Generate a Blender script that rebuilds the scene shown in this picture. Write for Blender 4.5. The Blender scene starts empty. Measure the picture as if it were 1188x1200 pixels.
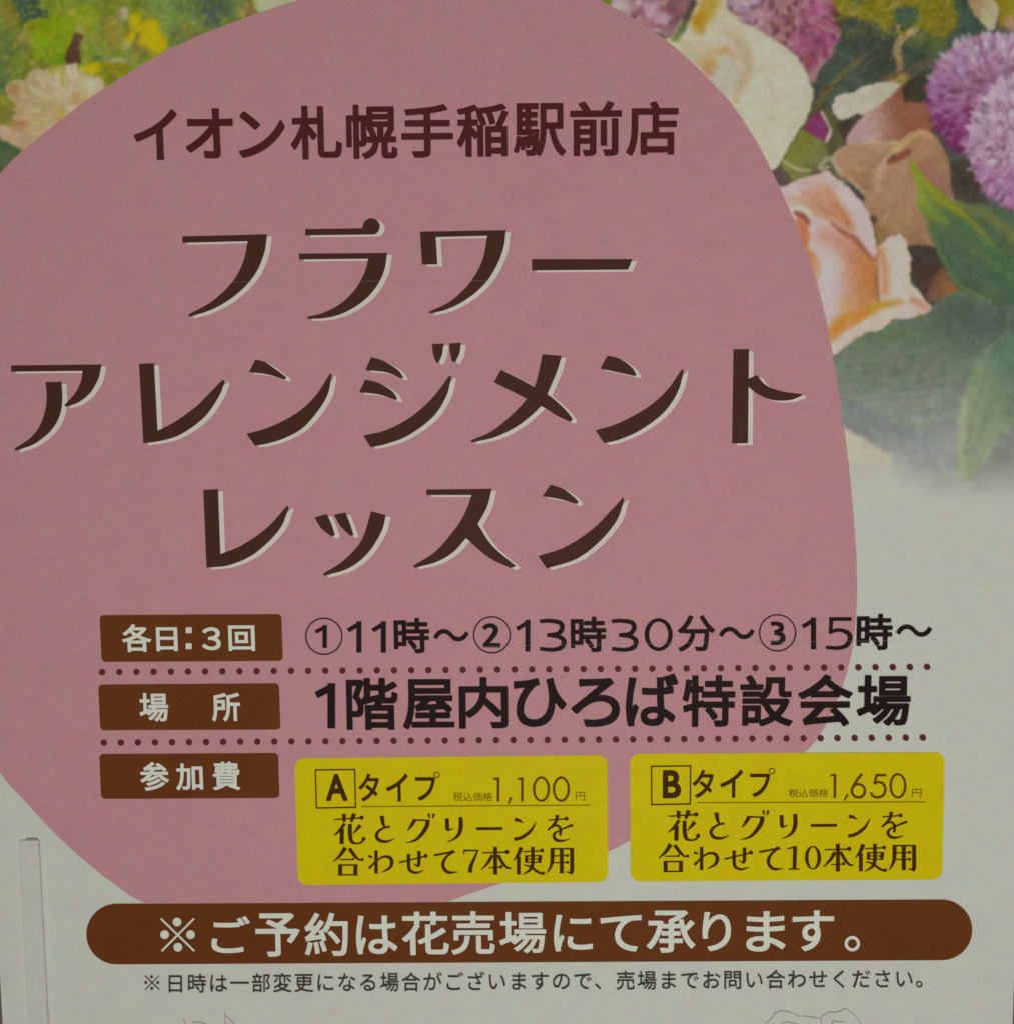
import bpy, math, random
import numpy as np
from mathutils import Vector, Matrix
from mathutils.geometry import tessellate_polygon

random.seed(7)
rng = np.random.default_rng(11)
S = bpy.context.scene
COL = S.collection

# ------------------------------------------------------------------ camera
F_PX, W_PX, H_PX = 1300.0, 1188.0, 1200.0      # focal length in picture widths of 1188
PITCH, YAW, ROLL = 0.09520, 0.00876, 0.00984   # camera looks slightly down at an upright poster
DIST, CAM_Z = 0.57, 1.42
fw = Vector((-math.sin(YAW)*math.cos(PITCH), math.cos(YAW)*math.cos(PITCH), -math.sin(PITCH)))
r0 = Vector((math.cos(YAW), math.sin(YAW), 0.0))
u0 = r0.cross(fw)
cr = r0*math.cos(ROLL) - u0*math.sin(ROLL)
cu = r0*math.sin(ROLL) + u0*math.cos(ROLL)
cam_d = bpy.data.cameras.new('camera')
cam = bpy.data.objects.new('camera', cam_d)
COL.objects.link(cam)
CP = Vector((0.0, -DIST, CAM_Z))
cam.matrix_world = Matrix(((cr.x, cu.x, -fw.x, CP.x), (cr.y, cu.y, -fw.y, CP.y), (cr.z, cu.z, -fw.z, CP.z), (0, 0, 0, 1)))
cam_d.sensor_fit = 'VERTICAL'
cam_d.sensor_height = 24.0
cam_d.lens = 24.0*F_PX/H_PX
cam_d.clip_start, cam_d.clip_end = 0.02, 50.0
S.camera = cam

# ------------------------------------------------------------------ light and exposure
world = bpy.data.worlds.new('World')
S.world = world
world.use_nodes = True
wb = world.node_tree.nodes['Background']
wb.inputs[0].default_value = (0.98, 1.0, 0.85, 1)
wb.inputs[1].default_value = 0.045

def area(name, loc, target, size, energy, color):
    d = bpy.data.lights.new(name, 'AREA')
    d.shape, d.size, d.energy, d.color = 'SQUARE', size, energy, color
    o = bpy.data.objects.new(name, d)
    COL.objects.link(o)
    o.location = loc
    o.rotation_euler = (Vector(target) - Vector(loc)).to_track_quat('-Z', 'Y').to_euler()
area('ceiling_lamp', (-1.3, -1.7, 2.5), (0, 0, 1.3), 0.7, 5.3, (0.98, 1.0, 0.845))
area('added_front_light', (0.12, -1.2, 1.22), (0.03, 0, 1.30), 0.6, 7.1, (0.985, 1.0, 0.865))  # not a known fixture: added to brighten the middle and lower poster

S.view_settings.view_transform = 'Standard'
S.view_settings.look = 'None'
S.view_settings.exposure = 0.0
S.view_settings.gamma = 1.0
S.render.engine = 'CYCLES'
S.cycles.filter_width = 1.6
S.cycles.max_bounces = 4

# ------------------------------------------------------------------ helpers
PAPER = np.array((165., 167., 153.))            # how the white paper shows under these lamps

def lin(c):
    c = np.asarray(c, float)/255.0
    return np.where(c <= 0.04045, c/12.92, ((c+0.055)/1.055)**2.4)

def alb(c):
    """a printed ink seen as display colour c next to white paper -> its base colour"""
    a = np.clip(lin(c)/lin(PAPER)*np.array((0.80, 0.80, 0.78)), 0.002, 0.93)
    return a

def ray(px, py):
    x = (px-W_PX/2)/F_PX
    y = -(py-H_PX/2)/F_PX
    return x, y

def P(px, py, lift=0.0):
    """point of the upright poster plane (y = -lift) that the photograph shows at px, py"""
    px = np.asarray(px, float); py = np.asarray(py, float)
    x, y = ray(px, py)
    dx = fw.x + x*cr.x + y*cu.x
    dy = fw.y + x*cr.y + y*cu.y
    dz = fw.z + x*cr.z + y*cu.z
    t = DIST/dy
    return np.stack([CP.x + t*dx, np.zeros_like(dx) - lift, CP.z + t*dz], -1)

def ink(name, c=None, rough=0.55, grain=0.20, attr=None, spec=0.08, mottle=0.085):
    m = bpy.data.materials.new(name)
    m.use_nodes = True
    nt = m.node_tree
    b = nt.nodes['Principled BSDF']
    b.inputs['Roughness'].default_value = rough
    b.inputs['Specular IOR Level'].default_value = spec
    tc = nt.nodes.new('ShaderNodeTexCoord')
    def noise(scale, detail):
        n = nt.nodes.new('ShaderNodeTexNoise')
        n.inputs['Scale'].default_value = scale
        n.inputs['Detail'].default_value = detail
        n.inputs['Roughness'].default_value = 0.6
        nt.links.new(tc.outputs['Object'], n.inputs['Vector'])
        return n
    def vm(op, a, bb, cc=None):
        n = nt.nodes.new('ShaderNodeVectorMath'); n.operation = op
        for i, v in enumerate((a, bb, cc)):
            if v is None: continue
            if isinstance(v, tuple): n.inputs[i].default_value = v
            else: nt.links.new(v, n.inputs[i])
        return n.outputs[0]
    fine = noise(1900.0, 1.0)      # print grain
    blot = noise(75.0, 3.0)        # slow mottling of the print
    k, k2 = 2*grain, 2*mottle
    # ink-strength grain is mostly neutral with a little colour in it
    mid = noise(180.0, 2.0)
    fcol = vm('MULTIPLY_ADD', mid.outputs['Color'], (0.36*k,)*3, (1-0.18*k,)*3)
    fval = vm('MULTIPLY_ADD', fine.outputs['Fac'], (1.5*k,)*3, (1-0.75*k,)*3)
    mot = vm('MULTIPLY_ADD', blot.outputs['Color'], (k2,)*3, (1-k2/2,)*3)
    tot = vm('MULTIPLY', vm('MULTIPLY', fcol, fval), mot)
    if attr:
        a = nt.nodes.new('ShaderNodeAttribute'); a.attribute_name = attr
        col = vm('MULTIPLY', tot, a.outputs['Color'])
    else:
        col = vm('MULTIPLY', tot, tuple(alb(c)))
    nt.links.new(col, b.inputs['Base Color'])
    bp = nt.nodes.new('ShaderNodeBump')          # the sheet is not dead flat: slow waves shared by all its inks
    bp.inputs['Strength'].default_value = 1.0
    bp.inputs['Distance'].default_value = 0.012
    wave = noise(5.0, 1.0)
    nt.links.new(wave.outputs['Fac'], bp.inputs['Height'])
    nt.links.new(bp.outputs['Normal'], b.inputs['Normal'])
    return m

M = dict(
    paper=ink('white_paper', (165, 167, 153)),
    pink=ink('pink_ink', (157, 113, 115)),
    brown=ink('brown_ink', (84, 44, 17), grain=0.34),
    head=ink('dark_brown_ink', (58, 33, 24), grain=0.25),
    store=ink('maroon_ink', (66, 26, 25), grain=0.25),
    black=ink('black_ink', (28, 15, 16), grain=0.25),
    dot=ink('dotted_ink', (76, 33, 29), grain=0.25),
    halo=ink('pale_ink', (182, 169, 157)),
    white=ink('reversed_white', (188, 182, 162)),
    yellow=ink('yellow_ink', (172, 157, 0)),
    serif=ink('price_ink', (54, 30, 4), grain=0.25),
    thin=ink('thin_price_ink', (78, 50, 4)),
    faint=ink('faint_price_ink', (104, 84, 4)),
    grey=ink('grey_ink', (50, 46, 40)),
    line=ink('line_drawing_ink', (147, 141, 129)),
    photo=ink('photo_print', attr='print', grain=0.20, mottle=0.06),
    strip=ink('white_plastic', (163, 164, 152), rough=0.6, spec=0.15, grain=0.18),
    mouth_shade=ink('slot_shade_grey', (122, 119, 106)),  # grey stands for the shade inside the strip's open end
    wall=ink('grey_wall', (84, 74, 66), rough=0.8),
)

def link(o, parent=None):
    COL.objects.link(o)
    if parent is not None:
        o.parent = parent
        if parent.name in ROOT_OF:               # a part: its mesh is in world metres; a sub-part needs no shift
            o.matrix_parent_inverse = Matrix.Translation(-Vector(ROOT_OF[parent.name]))
    return o
ROOT_OF = {}

class Geo:
    """collects flat printed shapes, traced in picture pixels, for ONE mesh on the poster plane"""
    def __init__(self, lift):
        self.lift, self.v, self.f, self.n = lift, [], [], 0
    def poly(self, pts, holes=()):
        loops = [list(pts)] + [list(h) for h in holes]
        step = self.n*2.0e-6                      # pieces of one print never share a plane
        self.n += 1
        base = len(self.v)
        flat = [p for l in loops for p in l]
        w = P([p[0] for p in flat], [p[1] for p in flat], self.lift+step)
        self.v += [tuple(q) for q in w]
        for t in tessellate_polygon([[Vector((p[0], p[1], 0)) for p in l] for l in loops]):
            self.f.append(tuple(base+i for i in t))
    def ring(self, c, r, w=None, n=40):
        rx, ry = (r, r) if not isinstance(r, tuple) else r
        out = [(c[0]+rx*math.cos(2*math.pi*i/n), c[1]+ry*math.sin(2*math.pi*i/n)) for i in range(n)]
        if w is None:
            return self.poly(out)
        wx, wy = (w, w) if not isinstance(w, tuple) else w
        inn = [(c[0]+(rx-wx)*math.cos(2*math.pi*i/n), c[1]+(ry-wy)*math.sin(2*math.pi*i/n)) for i in range(n)]
        self.poly(out, [inn[::-1]])
    def stroke(self, pts, smooth=True, miter=True):
        """(x, y, width) list -> one polygon"""
        q = np.array(pts, float)
        if smooth and len(q) > 2:
            q = catmull(q, 6, closed=False)
        d = np.gradient(q[:, :2], axis=0)
        d /= np.linalg.norm(d, axis=1)[:, None] + 1e-9
        n = np.stack([-d[:, 1], d[:, 0]], 1)*q[:, 2:3]/2
        a, b = q[:, :2]+n, q[:, :2]-n
        step = self.n*2.0e-6
        self.n += 1
        base = len(self.v)
        m = len(q)
        pts2 = np.concatenate([a, b])
        self.v += [tuple(w) for w in P(pts2[:, 0], pts2[:, 1], self.lift+step)]
        for i in range(m-1):
            self.f.append((base+i, base+i+1, base+m+i+1, base+m+i))
    def build(self, name, mat, parent, label=None):
        me = bpy.data.meshes.new(name)
        me.from_pydata([tuple(v) for v in self.v], [], self.f)
        me.materials.append(mat)
        o = bpy.data.objects.new(name, me)
        if label: o['label'] = label
        return link(o, parent)

def catmull(q, n=6, closed=False):
    q = np.asarray(q, float)
    if closed:
        p = np.concatenate([q[-1:], q, q[:2]])
    else:
        p = np.concatenate([2*q[:1]-q[1:2], q, 2*q[-1:]-q[-2:-1]])
    out = []
    t = np.linspace(0, 1, n, endpoint=False)[:, None]
    for i in range(1, len(p)-2):
        a, b, c, d = p[i-1], p[i], p[i+1], p[i+2]
        out.append(0.5*((2*b)+(c-a)*t+(2*a-5*b+4*c-d)*t**2+(3*b-a-3*c+d)*t**3))
    if not closed:
        out.append(q[-1:])
    return np.concatenate(out)

def path(items):
    """corner points, with nested lists as smooth runs between the corners around them"""
    out = []
    n = len(items)
    for i, it in enumerate(items):
        if isinstance(it, list):
            a, b = items[i-1], items[(i+1) % n]
            out += [tuple(p) for p in catmull([a]+it+[b], 6)[1:-1]]
        else:
            out.append(it)
    return out

def zone(x0, y0, s, dx=0.0, dy=0.0):
    def z(p):
        if isinstance(p, list): return [z(q) for q in p]
        if len(p) == 3: return (x0+dx+p[0]/s, y0+dy+p[1]/s, p[2]/s)
        return (x0+dx+p[0]/s, y0+dy+p[1]/s)
    return z

# glyph outlines of the built-in font, thickened by a distance field and cut into cells
_glyph = {}
def contours(ch):
    c = bpy.data.curves.new('glyph', 'FONT')
    c.body = ch
    c.resolution_u = 8
    c.fill_mode = 'NONE'
    o = bpy.data.objects.new('glyph', c)
    COL.objects.link(o)
    dg = bpy.context.evaluated_depsgraph_get()
    me = bpy.data.meshes.new_from_object(o.evaluated_get(dg))
    v = np.array([x.co[:2] for x in me.vertices])
    e = np.array([tuple(x.vertices) for x in me.edges])
    bpy.data.objects.remove(o); bpy.data.curves.remove(c); bpy.data.meshes.remove(me)
    return v, e

def glyph(ch, weight, N=120):
    key = (ch, weight)
    if key in _glyph: return _glyph[key]
    v, e = contours(ch)
    lo, hi = v.min(0)-weight-0.02, v.max(0)+weight+0.02
    st = max(hi-lo)/N
    xs = np.arange(lo[0], hi[0]+st, st); ys = np.arange(lo[1], hi[1]+st, st)
    gx_, gy_ = np.meshgrid(xs, ys)
    best = np.full(gx_.shape, 1e9); val = np.full(gx_.shape, 1e9); inside = np.zeros(gx_.shape, bool)
    for i, j in e:
        (ax, ay), (bx, by) = v[i], v[j]
        ex, ey = bx-ax, by-ay
        t = np.clip(((gx_-ax)*ex+(gy_-ay)*ey)/(ex*ex+ey*ey+1e-12), 0, 1)
        dx, dy = np.abs(gx_-ax-t*ex), np.abs(gy_-ay-t*ey)
        val = np.minimum(val, (dx**4+dy**4)**0.25)
        if ay != by:
            cond = (ay > gy_) != (by > gy_)
            inside ^= cond & (gx_ < (bx-ax)*(gy_-ay)/(by-ay)+ax)
    d = np.where(inside, val, -val)+weight          # > 0 inside the thickened stroke
    V, F, idx = [], [], {}
    def pt(x, y):
        k = (round(x, 5), round(y, 5))
        if k not in idx: idx[k] = len(V); V.append((x, y))
        return idx[k]
    full = (d[:-1, :-1] > 0) & (d[:-1, 1:] > 0) & (d[1:, :-1] > 0) & (d[1:, 1:] > 0)
    some = ((d[:-1, :-1] > 0) | (d[:-1, 1:] > 0) | (d[1:, :-1] > 0) | (d[1:, 1:] > 0)) & ~full
    for j in range(full.shape[0]):                    # whole cells, run by run
        i = 0
        while i < full.shape[1]:
            if full[j, i]:
                k = i
                while k < full.shape[1] and full[j, k]: k += 1
                F.append((pt(xs[i], ys[j]), pt(xs[k], ys[j]), pt(xs[k], ys[j+1]), pt(xs[i], ys[j+1])))
                i = k
            else: i += 1
    for j, i in zip(*np.nonzero(some)):               # cells the outline cuts
        c = [(xs[i], ys[j], d[j, i]), (xs[i+1], ys[j], d[j, i+1]), (xs[i+1], ys[j+1], d[j+1, i+1]), (xs[i], ys[j+1], d[j+1, i])]
        out = []
        for q in range(4):
            a, b = c[q], c[(q+1) % 4]
            if a[2] > 0: out.append((a[0], a[1]))
            if (a[2] > 0) != (b[2] > 0):
                t = a[2]/(a[2]-b[2]); out.append((a[0]+t*(b[0]-a[0]), a[1]+t*(b[1]-a[1])))
        if len(out) >= 3:
            f = [pt(x, y) for x, y in out]
            f = [p for n_, p in enumerate(f) if p != f[n_-1]]
            if len(f) >= 3: F.append(tuple(f))
    _glyph[key] = (np.array(V), F)
    return _glyph[key]

def lean(x, y, cx, cy):
    return x + (0.0095-7.4e-5*(cx-594))*(y-cy), y - (0.0098-6.5e-6*cy)*(x-cx)

def put_text(g, s, z, box, weight=0.02, pitch=None, shear=0.0):
    """string s in the built-in font, fitted so that its ink fills the traced box"""
    vs, fs, adv, base = [], [], 0.0, 0
    for ch in s:
        if ch == ' ':
            adv += 1.0; continue
        v, f = glyph(ch, weight)
        vs.append(v+np.array([adv, 0])); fs += [tuple(i+base for i in q) for q in f]; base += len(v)
        adv += pitch or 1.0
    v = np.concatenate(vs)
    (x0, y0), (x1, y1) = z(box[0]), z(box[1])
    lo, hi = v.min(0), v.max(0)
    x = x0+(v[:, 0]-lo[0])/(hi[0]-lo[0])*(x1-x0)
    y = y1-(v[:, 1]-lo[1])/(hi[1]-lo[1])*(y1-y0)
    x, y = lean(x, y, (x0+x1)/2, (y0+y1)/2)
    b = len(g.v)
    g.v += [tuple(q) for q in P(x, y, g.lift+g.n*2.0e-6)]
    g.n += 1
    g.f += [tuple(b+i for i in q) for q in fs]

def rounded(c, r, n=7):
    """quad corners -> rounded outline"""
    out = []
    c = [np.array(p, float) for p in c]
    for i in range(4):
        p, a, b = c[i], c[i-1], c[(i+1) % 4]
        u = (a-p)/np.linalg.norm(a-p); w = (b-p)/np.linalg.norm(b-p)
        s, e = p+u*r, p+w*r
        for t in np.linspace(0, 1, n):
            # quarter-circle like blend
            k = 0.5523
            c1, c2 = s-u*r*k, e-w*r*k
            out.append(tuple((1-t)**3*s+3*(1-t)**2*t*c1+3*(1-t)*t*t*c2+t**3*e))
    return out

# layers of print above the paper, in metres
L_PHOTO, L_PINK, L_HALO, L_INK, L_PANEL, L_TOP = 0.00006, 0.0004, 0.0006, 0.0008, 0.0006, 0.0010

# ------------------------------------------------------------------ wall behind the poster
def box(name, lo, hi, mat, parent=None, bevel=0.0):
    x0, y0, z0 = lo; x1, y1, z1 = hi
    me = bpy.data.meshes.new(name)
    me.from_pydata([(x0, y0, z0), (x1, y0, z0), (x1, y1, z0), (x0, y1, z0), (x0, y0, z1), (x1, y0, z1), (x1, y1, z1), (x0, y1, z1)], [],
                   [(0, 3, 2, 1), (4, 5, 6, 7), (0, 1, 5, 4), (1, 2, 6, 5), (2, 3, 7, 6), (3, 0, 4, 7)])
    me.materials.append(mat)
    o = bpy.data.objects.new(name, me)
    if bevel:
        b = o.modifiers.new('bevel', 'BEVEL'); b.width = bevel; b.segments = 2
    return link(o, parent)

wall = box('wall', (-1.3, 0.0022, 0.0), (1.3, 0.10, 2.7), M['wall'])
wall['kind'] = 'structure'

# ------------------------------------------------------------------ the poster
xl = P(0.8, 1150)[0]
xr = P(1187.6, 1150)[0]
zt = P(594, -130)[2]
zb = P(594, 1330)[2]
poster = bpy.data.objects.new('poster', None)
poster.location = ((xl+xr)/2, 0, zb)
poster.empty_display_size = 0.05
poster['label'] = 'printed poster with brown Japanese lettering on a pink oval under flowers'
poster['category'] = 'poster'
COL.objects.link(poster)
ROOT_OF['poster'] = tuple(poster.location)
box('paper_sheet', (xl, 0.0, zb), (xr, 0.0022, zt), M['paper'], poster)

# pink blob
blob_pts = [(350, 0), (305, 15), (256, 33), (209, 53), (172, 73), (135, 96), (100, 119), (67, 145), (32, 173), (0, 205), (-60, 290), (-95, 400), (-106, 550),
            (-94, 690), (-58, 808), (0, 904), (26, 934), (52, 963), (78, 989), (104, 1012), (133, 1034.5), (166, 1056), (240, 1084), (340, 1096), (440, 1086),
            (525, 1056), (586, 1035), (655, 1015), (713, 997), (738, 985), (806, 957), (875, 928), (930, 889), (955, 868), (980, 821), (997, 765), (1003, 710),
            (1003, 670), (1002, 640), (995, 556), (988, 500), (975, 415), (965, 365), (955, 327), (945, 297), (931, 262), (918, 231), (904, 201), (885, 165), (858, 124),
            (830, 93), (801, 65), (778, 46), (744, 23), (715, 7), (690, -5), (620, -30), (520, -42), (430, -27)]
blob = [tuple(p) for p in catmull(blob_pts, 5, closed=True)]
g = Geo(L_PINK); g.poly(blob)
g.build('pink_oval', M['pink'], poster)
BLOB = np.array(blob)

# ------------------------------------------------------------------ printed flower photograph
CELL = 1.5
gx = np.arange(-2, 1192+CELL, CELL) if False else np.arange(-40, 1212, CELL)
gy = np.arange(-128, 606, CELL)
X, Y = np.meshgrid(gx, gy)
RGB = np.zeros(X.shape+(3,))
ID = np.zeros(X.shape, int)
NAMES = {0: ('flower_photograph', None)}

def vnoise(scale, seed, octaves=3):
    """smooth value noise over the print, about -1..1"""
    r = np.random.default_rng(seed)
    out = np.zeros(X.shape); amp = 1.0; tot = 0
    for o in range(octaves):
        s = scale/2**o
        h = int((gy[-1]-gy[0])/s)+3; w = int((gx[-1]-gx[0])/s)+3
        lat = r.uniform(-1, 1, (h, w))
        fx = (X-gx[0])/s; fy = (Y-gy[0])/s
        ix = fx.astype(int); iy = fy.astype(int)
        tx = fx-ix; ty = fy-iy
        tx = tx*tx*(3-2*tx); ty = ty*ty*(3-2*ty)
        v = (lat[iy, ix]*(1-tx)+lat[iy, ix+1]*tx)*(1-ty)+(lat[iy+1, ix]*(1-tx)+lat[iy+1, ix+1]*tx)*ty
        out += v*amp; tot += amp*0.6; amp *= 0.55
    return out/tot

N1, N2, N3 = vnoise(26, 1), vnoise(9, 2), vnoise(4, 3, 2)
JX, JY = vnoise(4.5, 14, 1)*1.5, vnoise(4.5, 15, 1)*1.5
NX, NY = vnoise(14, 4)*1.6, vnoise(14, 5)*1.6          # wobble for edges

def sub(x0, x1, y0, y1):
    i0 = max(0, int((x0-gx[0])/CELL)); i1 = min(len(gx), int((x1-gx[0])/CELL)+2)
    j0 = max(0, int((y0-gy[0])/CELL)); j1 = min(len(gy), int((y1-gy[0])/CELL)+2)
    return slice(j0, max(j0, j1)), slice(i0, max(i0, i1))

def blend(s, a, col, ident):
    if a.size == 0: return
    a3 = np.clip(a, 0, 1)[..., None]
    RGB[s] = RGB[s]*(1-a3)+np.asarray(col, float)*a3
    if ident is not None:
        ID[s] = np.where(a > 0.5, ident, ID[s])

def sdist(px, py, poly):
    d = np.full(px.shape, 1e9); inside = np.zeros(px.shape, bool)
    q = np.asarray(poly, float)
    for (ax, ay), (bx, by) in zip(q, np.roll(q, -1, 0)):
        ex, ey = bx-ax, by-ay
        t = np.clip(((px-ax)*ex+(py-ay)*ey)/(ex*ex+ey*ey+1e-9), 0, 1)
        d = np.minimum(d, (px-ax-t*ex)**2+(py-ay-t*ey)**2)
        cond = (ay > py) != (by > py)
        with np.errstate(divide='ignore', invalid='ignore'):
            xi = (bx-ax)*(py-ay)/(by-ay+1e-12)+ax
        inside ^= cond & (px < xi)
    d = np.sqrt(d)
    return np.where(inside, d, -d)

def patch(pts, col, col2=None, axis=None, soft=1.3, ident=None, rough=1.0, tex=6.0, edge=None, smooth=True, alpha=1.0, fine=4.0, jag=0.0):
    """soft-edged patch; col -> col2 along axis ((x0,y0),(x1,y1)); edge = (colour, width) lighter rim"""
    q = catmull(pts, 4, closed=True) if smooth else np.array(pts, float)
    s = sub(q[:, 0].min()-6-soft*2, q[:, 0].max()+6+soft*2, q[:, 1].min()-6-soft*2, q[:, 1].max()+6+soft*2)
    x, y = X[s]+NX[s]*rough+JX[s]*jag*0.4, Y[s]+NY[s]*rough+JY[s]*jag*0.4
    if x.size == 0: return
    d = sdist(x, y, q)
    a = np.clip(0.5+d/(2*soft), 0, 1)*alpha
    c = np.broadcast_to(np.asarray(col, float), x.shape+(3,)).copy()
    if col2 is not None:
        (ax, ay), (bx, by) = axis
        t = np.clip(((x-ax)*(bx-ax)+(y-ay)*(by-ay))/((bx-ax)**2+(by-ay)**2), 0, 1)
        t = (t*t*(3-2*t))[..., None]
        c = c*(1-t)+np.asarray(col2, float)*t
    if edge is not None:
        e = np.clip(1-d/edge[1], 0, 1)[..., None]**1.3
        c = c*(1-e)+np.asarray(edge[0], float)*e
    c = c+(N1[s]*tex)[..., None]+(N2[s]*fine)[..., None]
    blend(s, a, c, ident)

def brush(pts, col, col2=None, soft=1.2, ident=None, alpha=1.0, tex=4.0):
    """soft stroke through (x, y, width) points"""
    q = np.array(pts, float)
    if len(q) > 2: q = catmull(q, 4)
    w = q[:, 2].max()/2+soft*2+2
    s = sub(q[:, 0].min()-w, q[:, 0].max()+w, q[:, 1].min()-w, q[:, 1].max()+w)
    x, y = X[s]+NX[s]*0.5, Y[s]+NY[s]*0.5
    if x.size == 0: return
    best = np.full(x.shape, -1e9); tt = np.zeros(x.shape); n = len(q)-1
    for i in range(n):
        ax, ay, aw = q[i]; bx, by, bw = q[i+1]
        ex, ey = bx-ax, by-ay
        t = np.clip(((x-ax)*ex+(y-ay)*ey)/(ex*ex+ey*ey+1e-9), 0, 1)
        d = (aw+(bw-aw)*t)/2-np.hypot(x-ax-t*ex, y-ay-t*ey)
        m = d > best
        best = np.where(m, d, best); tt = np.where(m, (i+t)/n, tt)
    a = np.clip(0.5+best/(2*soft), 0, 1)*alpha
    c = np.broadcast_to(np.asarray(col, float), x.shape+(3,))
    if col2 is not None:
        c = c*(1-tt[..., None])+np.asarray(col2, float)*tt[..., None]
    c = c+(N2[s]*tex)[..., None]
    blend(s, a, c, ident)

def spot(cx, cy, rx, ry, col, soft=2.5, alpha=1.0, ident=None, tex=5.0):
    s = sub(cx-rx-soft*3, cx+rx+soft*3, cy-ry-soft*3, cy+ry+soft*3)
    x, y = X[s]+NX[s], Y[s]+NY[s]
    if x.size == 0: return
    r = np.hypot((x-cx)/rx, (y-cy)/ry)
    a = np.clip(0.5+(1-r)*min(rx, ry)/(2*soft), 0, 1)*alpha
    blend(s, a, np.asarray(col, float)+(N2[s]*tex)[..., None], ident)

_next = [0]
def element(name, label=None):
    _next[0] += 1
    NAMES[_next[0]] = (name, label)
    return _next[0]

def clumps(x0, x1, y0, y1, n, cols, r=(2, 6), alpha=0.7, inside=None, seed=0):
    rr = np.random.default_rng(seed)
    k = 0
    while k < n:
        x, y = rr.uniform(x0, x1), rr.uniform(y0, y1)
        k += 1
        if inside is not None and not inside(x, y): continue
        c = np.array(cols[rr.integers(len(cols))], float)+rr.normal(0, 6, 3)
        a = rr.uniform(0, math.pi); L = rr.uniform(*r)
        brush([(x-L*math.cos(a), y-L*math.sin(a), rr.uniform(r[0], r[1])), (x+L*math.cos(a), y+L*math.sin(a), rr.uniform(r[0], r[1])*0.6)], c, soft=1.5, alpha=alpha)

# --- ground of the photograph: foliage
t = np.clip((X-330)/500, 0, 1)[..., None]
RGB[:] = np.array((110., 124., 42.))*(1-t)+np.array((66., 76., 64.))*t
RGB += (N1*9+N2*6)[..., None]*np.array((1.0, 1.0, 0.7))
clumps(-40, 360, -128, 120, 420, [(116, 130, 30), (100, 118, 36), (84, 102, 52), (128, 126, 34), (112, 118, 50)], (3, 9), 0.6, seed=1)
clumps(960, 1212, -128, 90, 260, [(70, 80, 60), (60, 72, 62), (92, 96, 48), (78, 86, 60)], (3, 8), 0.5, seed=2)
clumps(330, 960, -128, 10, 300, [(112, 112, 60), (150, 130, 120), (92, 104, 60), (140, 110, 115)], (4, 10), 0.5, seed=3)

# --- left: greens
patch([(165, -40), (300, -60), (310, 30), (260, 45), (200, 70), (185, 40)], (106, 124, 62), (96, 112, 54), ((180, 0), (300, 30)), soft=6)
spot(250, 8, 22, 24, (66, 82, 70), 8, 0.9); spot(214, 4, 10, 12, (72, 98, 66), 6, 0.7)
spot(218, 34, 9, 9, (112, 108, 48), 5, 0.7); spot(232, 44, 7, 6, (112, 84, 48), 4, 0.6); spot(205, 40, 7, 8, (74, 88, 56), 5, 0.6)
spot(293, 10, 11, 8, (128, 92, 60), 4, 0.85); spot(283, 14, 5, 4, (146, 128, 88), 3, 0.7)
e = element('petal'); patch([(303, 15), (298, -30), (340, -50), (380, -20), (350, 6)], (160, 164, 126), ident=e, edge=((140, 150, 100), 3))
e = element('leaf'); patch([(13, -20), (43, -22), (46, 8), (56, 14), (56, 20), (44, 22), (34, 24), (27, 31), (20, 22)], (50, 76, 68), (56, 74, 62), ((20, 0), (50, 20)), ident=e)
patch([(0, 5), (12, 0), (20, 18), (24, 32), (14, 38), (4, 34)], (122, 114, 44), soft=3, tex=10); brush([(26, 34, 5), (18, 48, 4), (12, 60, 3)], (78, 82, 50), soft=2, alpha=0.7)
spot(6, 64, 14, 28, (78, 96, 62), 8, 0.8); spot(4, 100, 10, 18, (70, 88, 64), 7, 0.7); spot(22, 78, 12, 10, (112, 122, 48), 6, 0.7)
e = element('leaf')
patch([(30, 30), (50, 23), (78, 19), (94, 36), (90, 52), (78, 60), (75, 74), (52, 74), (38, 62)], (124, 142, 14), (102, 130, 20), ((60, 20), (70, 72)), soft=2.5, ident=e, tex=10)
for k in range(26): brush([(36+rng.uniform(0, 40), 30+rng.uniform(0, 36), 4), (44+rng.uniform(0, 44), 34+rng.uniform(0, 36), 2)], (128+rng.normal(0, 12), 142+rng.normal(0, 8), 22), soft=2, alpha=0.4)
patch([(16, 52), (36, 30), (36, 48), (24, 56)], (136, 122, 48), soft=2, tex=9); spot(30, 56, 8, 5, (88, 94, 56), 3, 0.7)
spot(98, 22, 18, 14, (122, 140, 18), 6, 0.8); spot(126, 10, 14, 12, (108, 118, 34), 5, 0.7)
spot(107, 28, 9, 10, (140, 140, 40), 4, 0.6); spot(118, 48, 12, 14, (122, 128, 46), 5, 0.6)
clumps(92, 150, 20, 86, 60, [(132, 136, 60), (112, 120, 46), (142, 132, 58), (120, 128, 80)], (2, 5), 0.6, seed=8)
spot(133, 38, 13, 16, (136, 118, 44), 5, 0.75); spot(121, 28, 4, 6, (110, 104, 44), 2, 0.6)
e = element('yellow_blossom')
patch([(147, 50), (152, 38), (158, 30), (166, 26), (176, 22), (183, 26), (186, 36), (194, 44), (198, 52), (190, 60), (184, 66), (176, 66), (170, 58), (163, 55), (155, 52)], (170, 152, 6), (152, 134, 12), ((170, 25), (180, 66)), ident=e, rough=1.2, tex=9, smooth=False, jag=1.5)
patch([(150, 30), (154, 18), (160, 12), (168, 14), (167, 22), (161, 30), (154, 36)], (162, 148, 14), ident=e, rough=1.2, smooth=False, jag=1.5)
brush([(161, 42, 5), (157, 52, 6), (160, 58, 6)], (110, 96, 50), soft=2, alpha=0.85); spot(168, 62, 7, 5, (108, 98, 48), 3, 0.7); spot(158, 60, 6, 5, (128, 108, 70), 3, 0.6)
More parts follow.
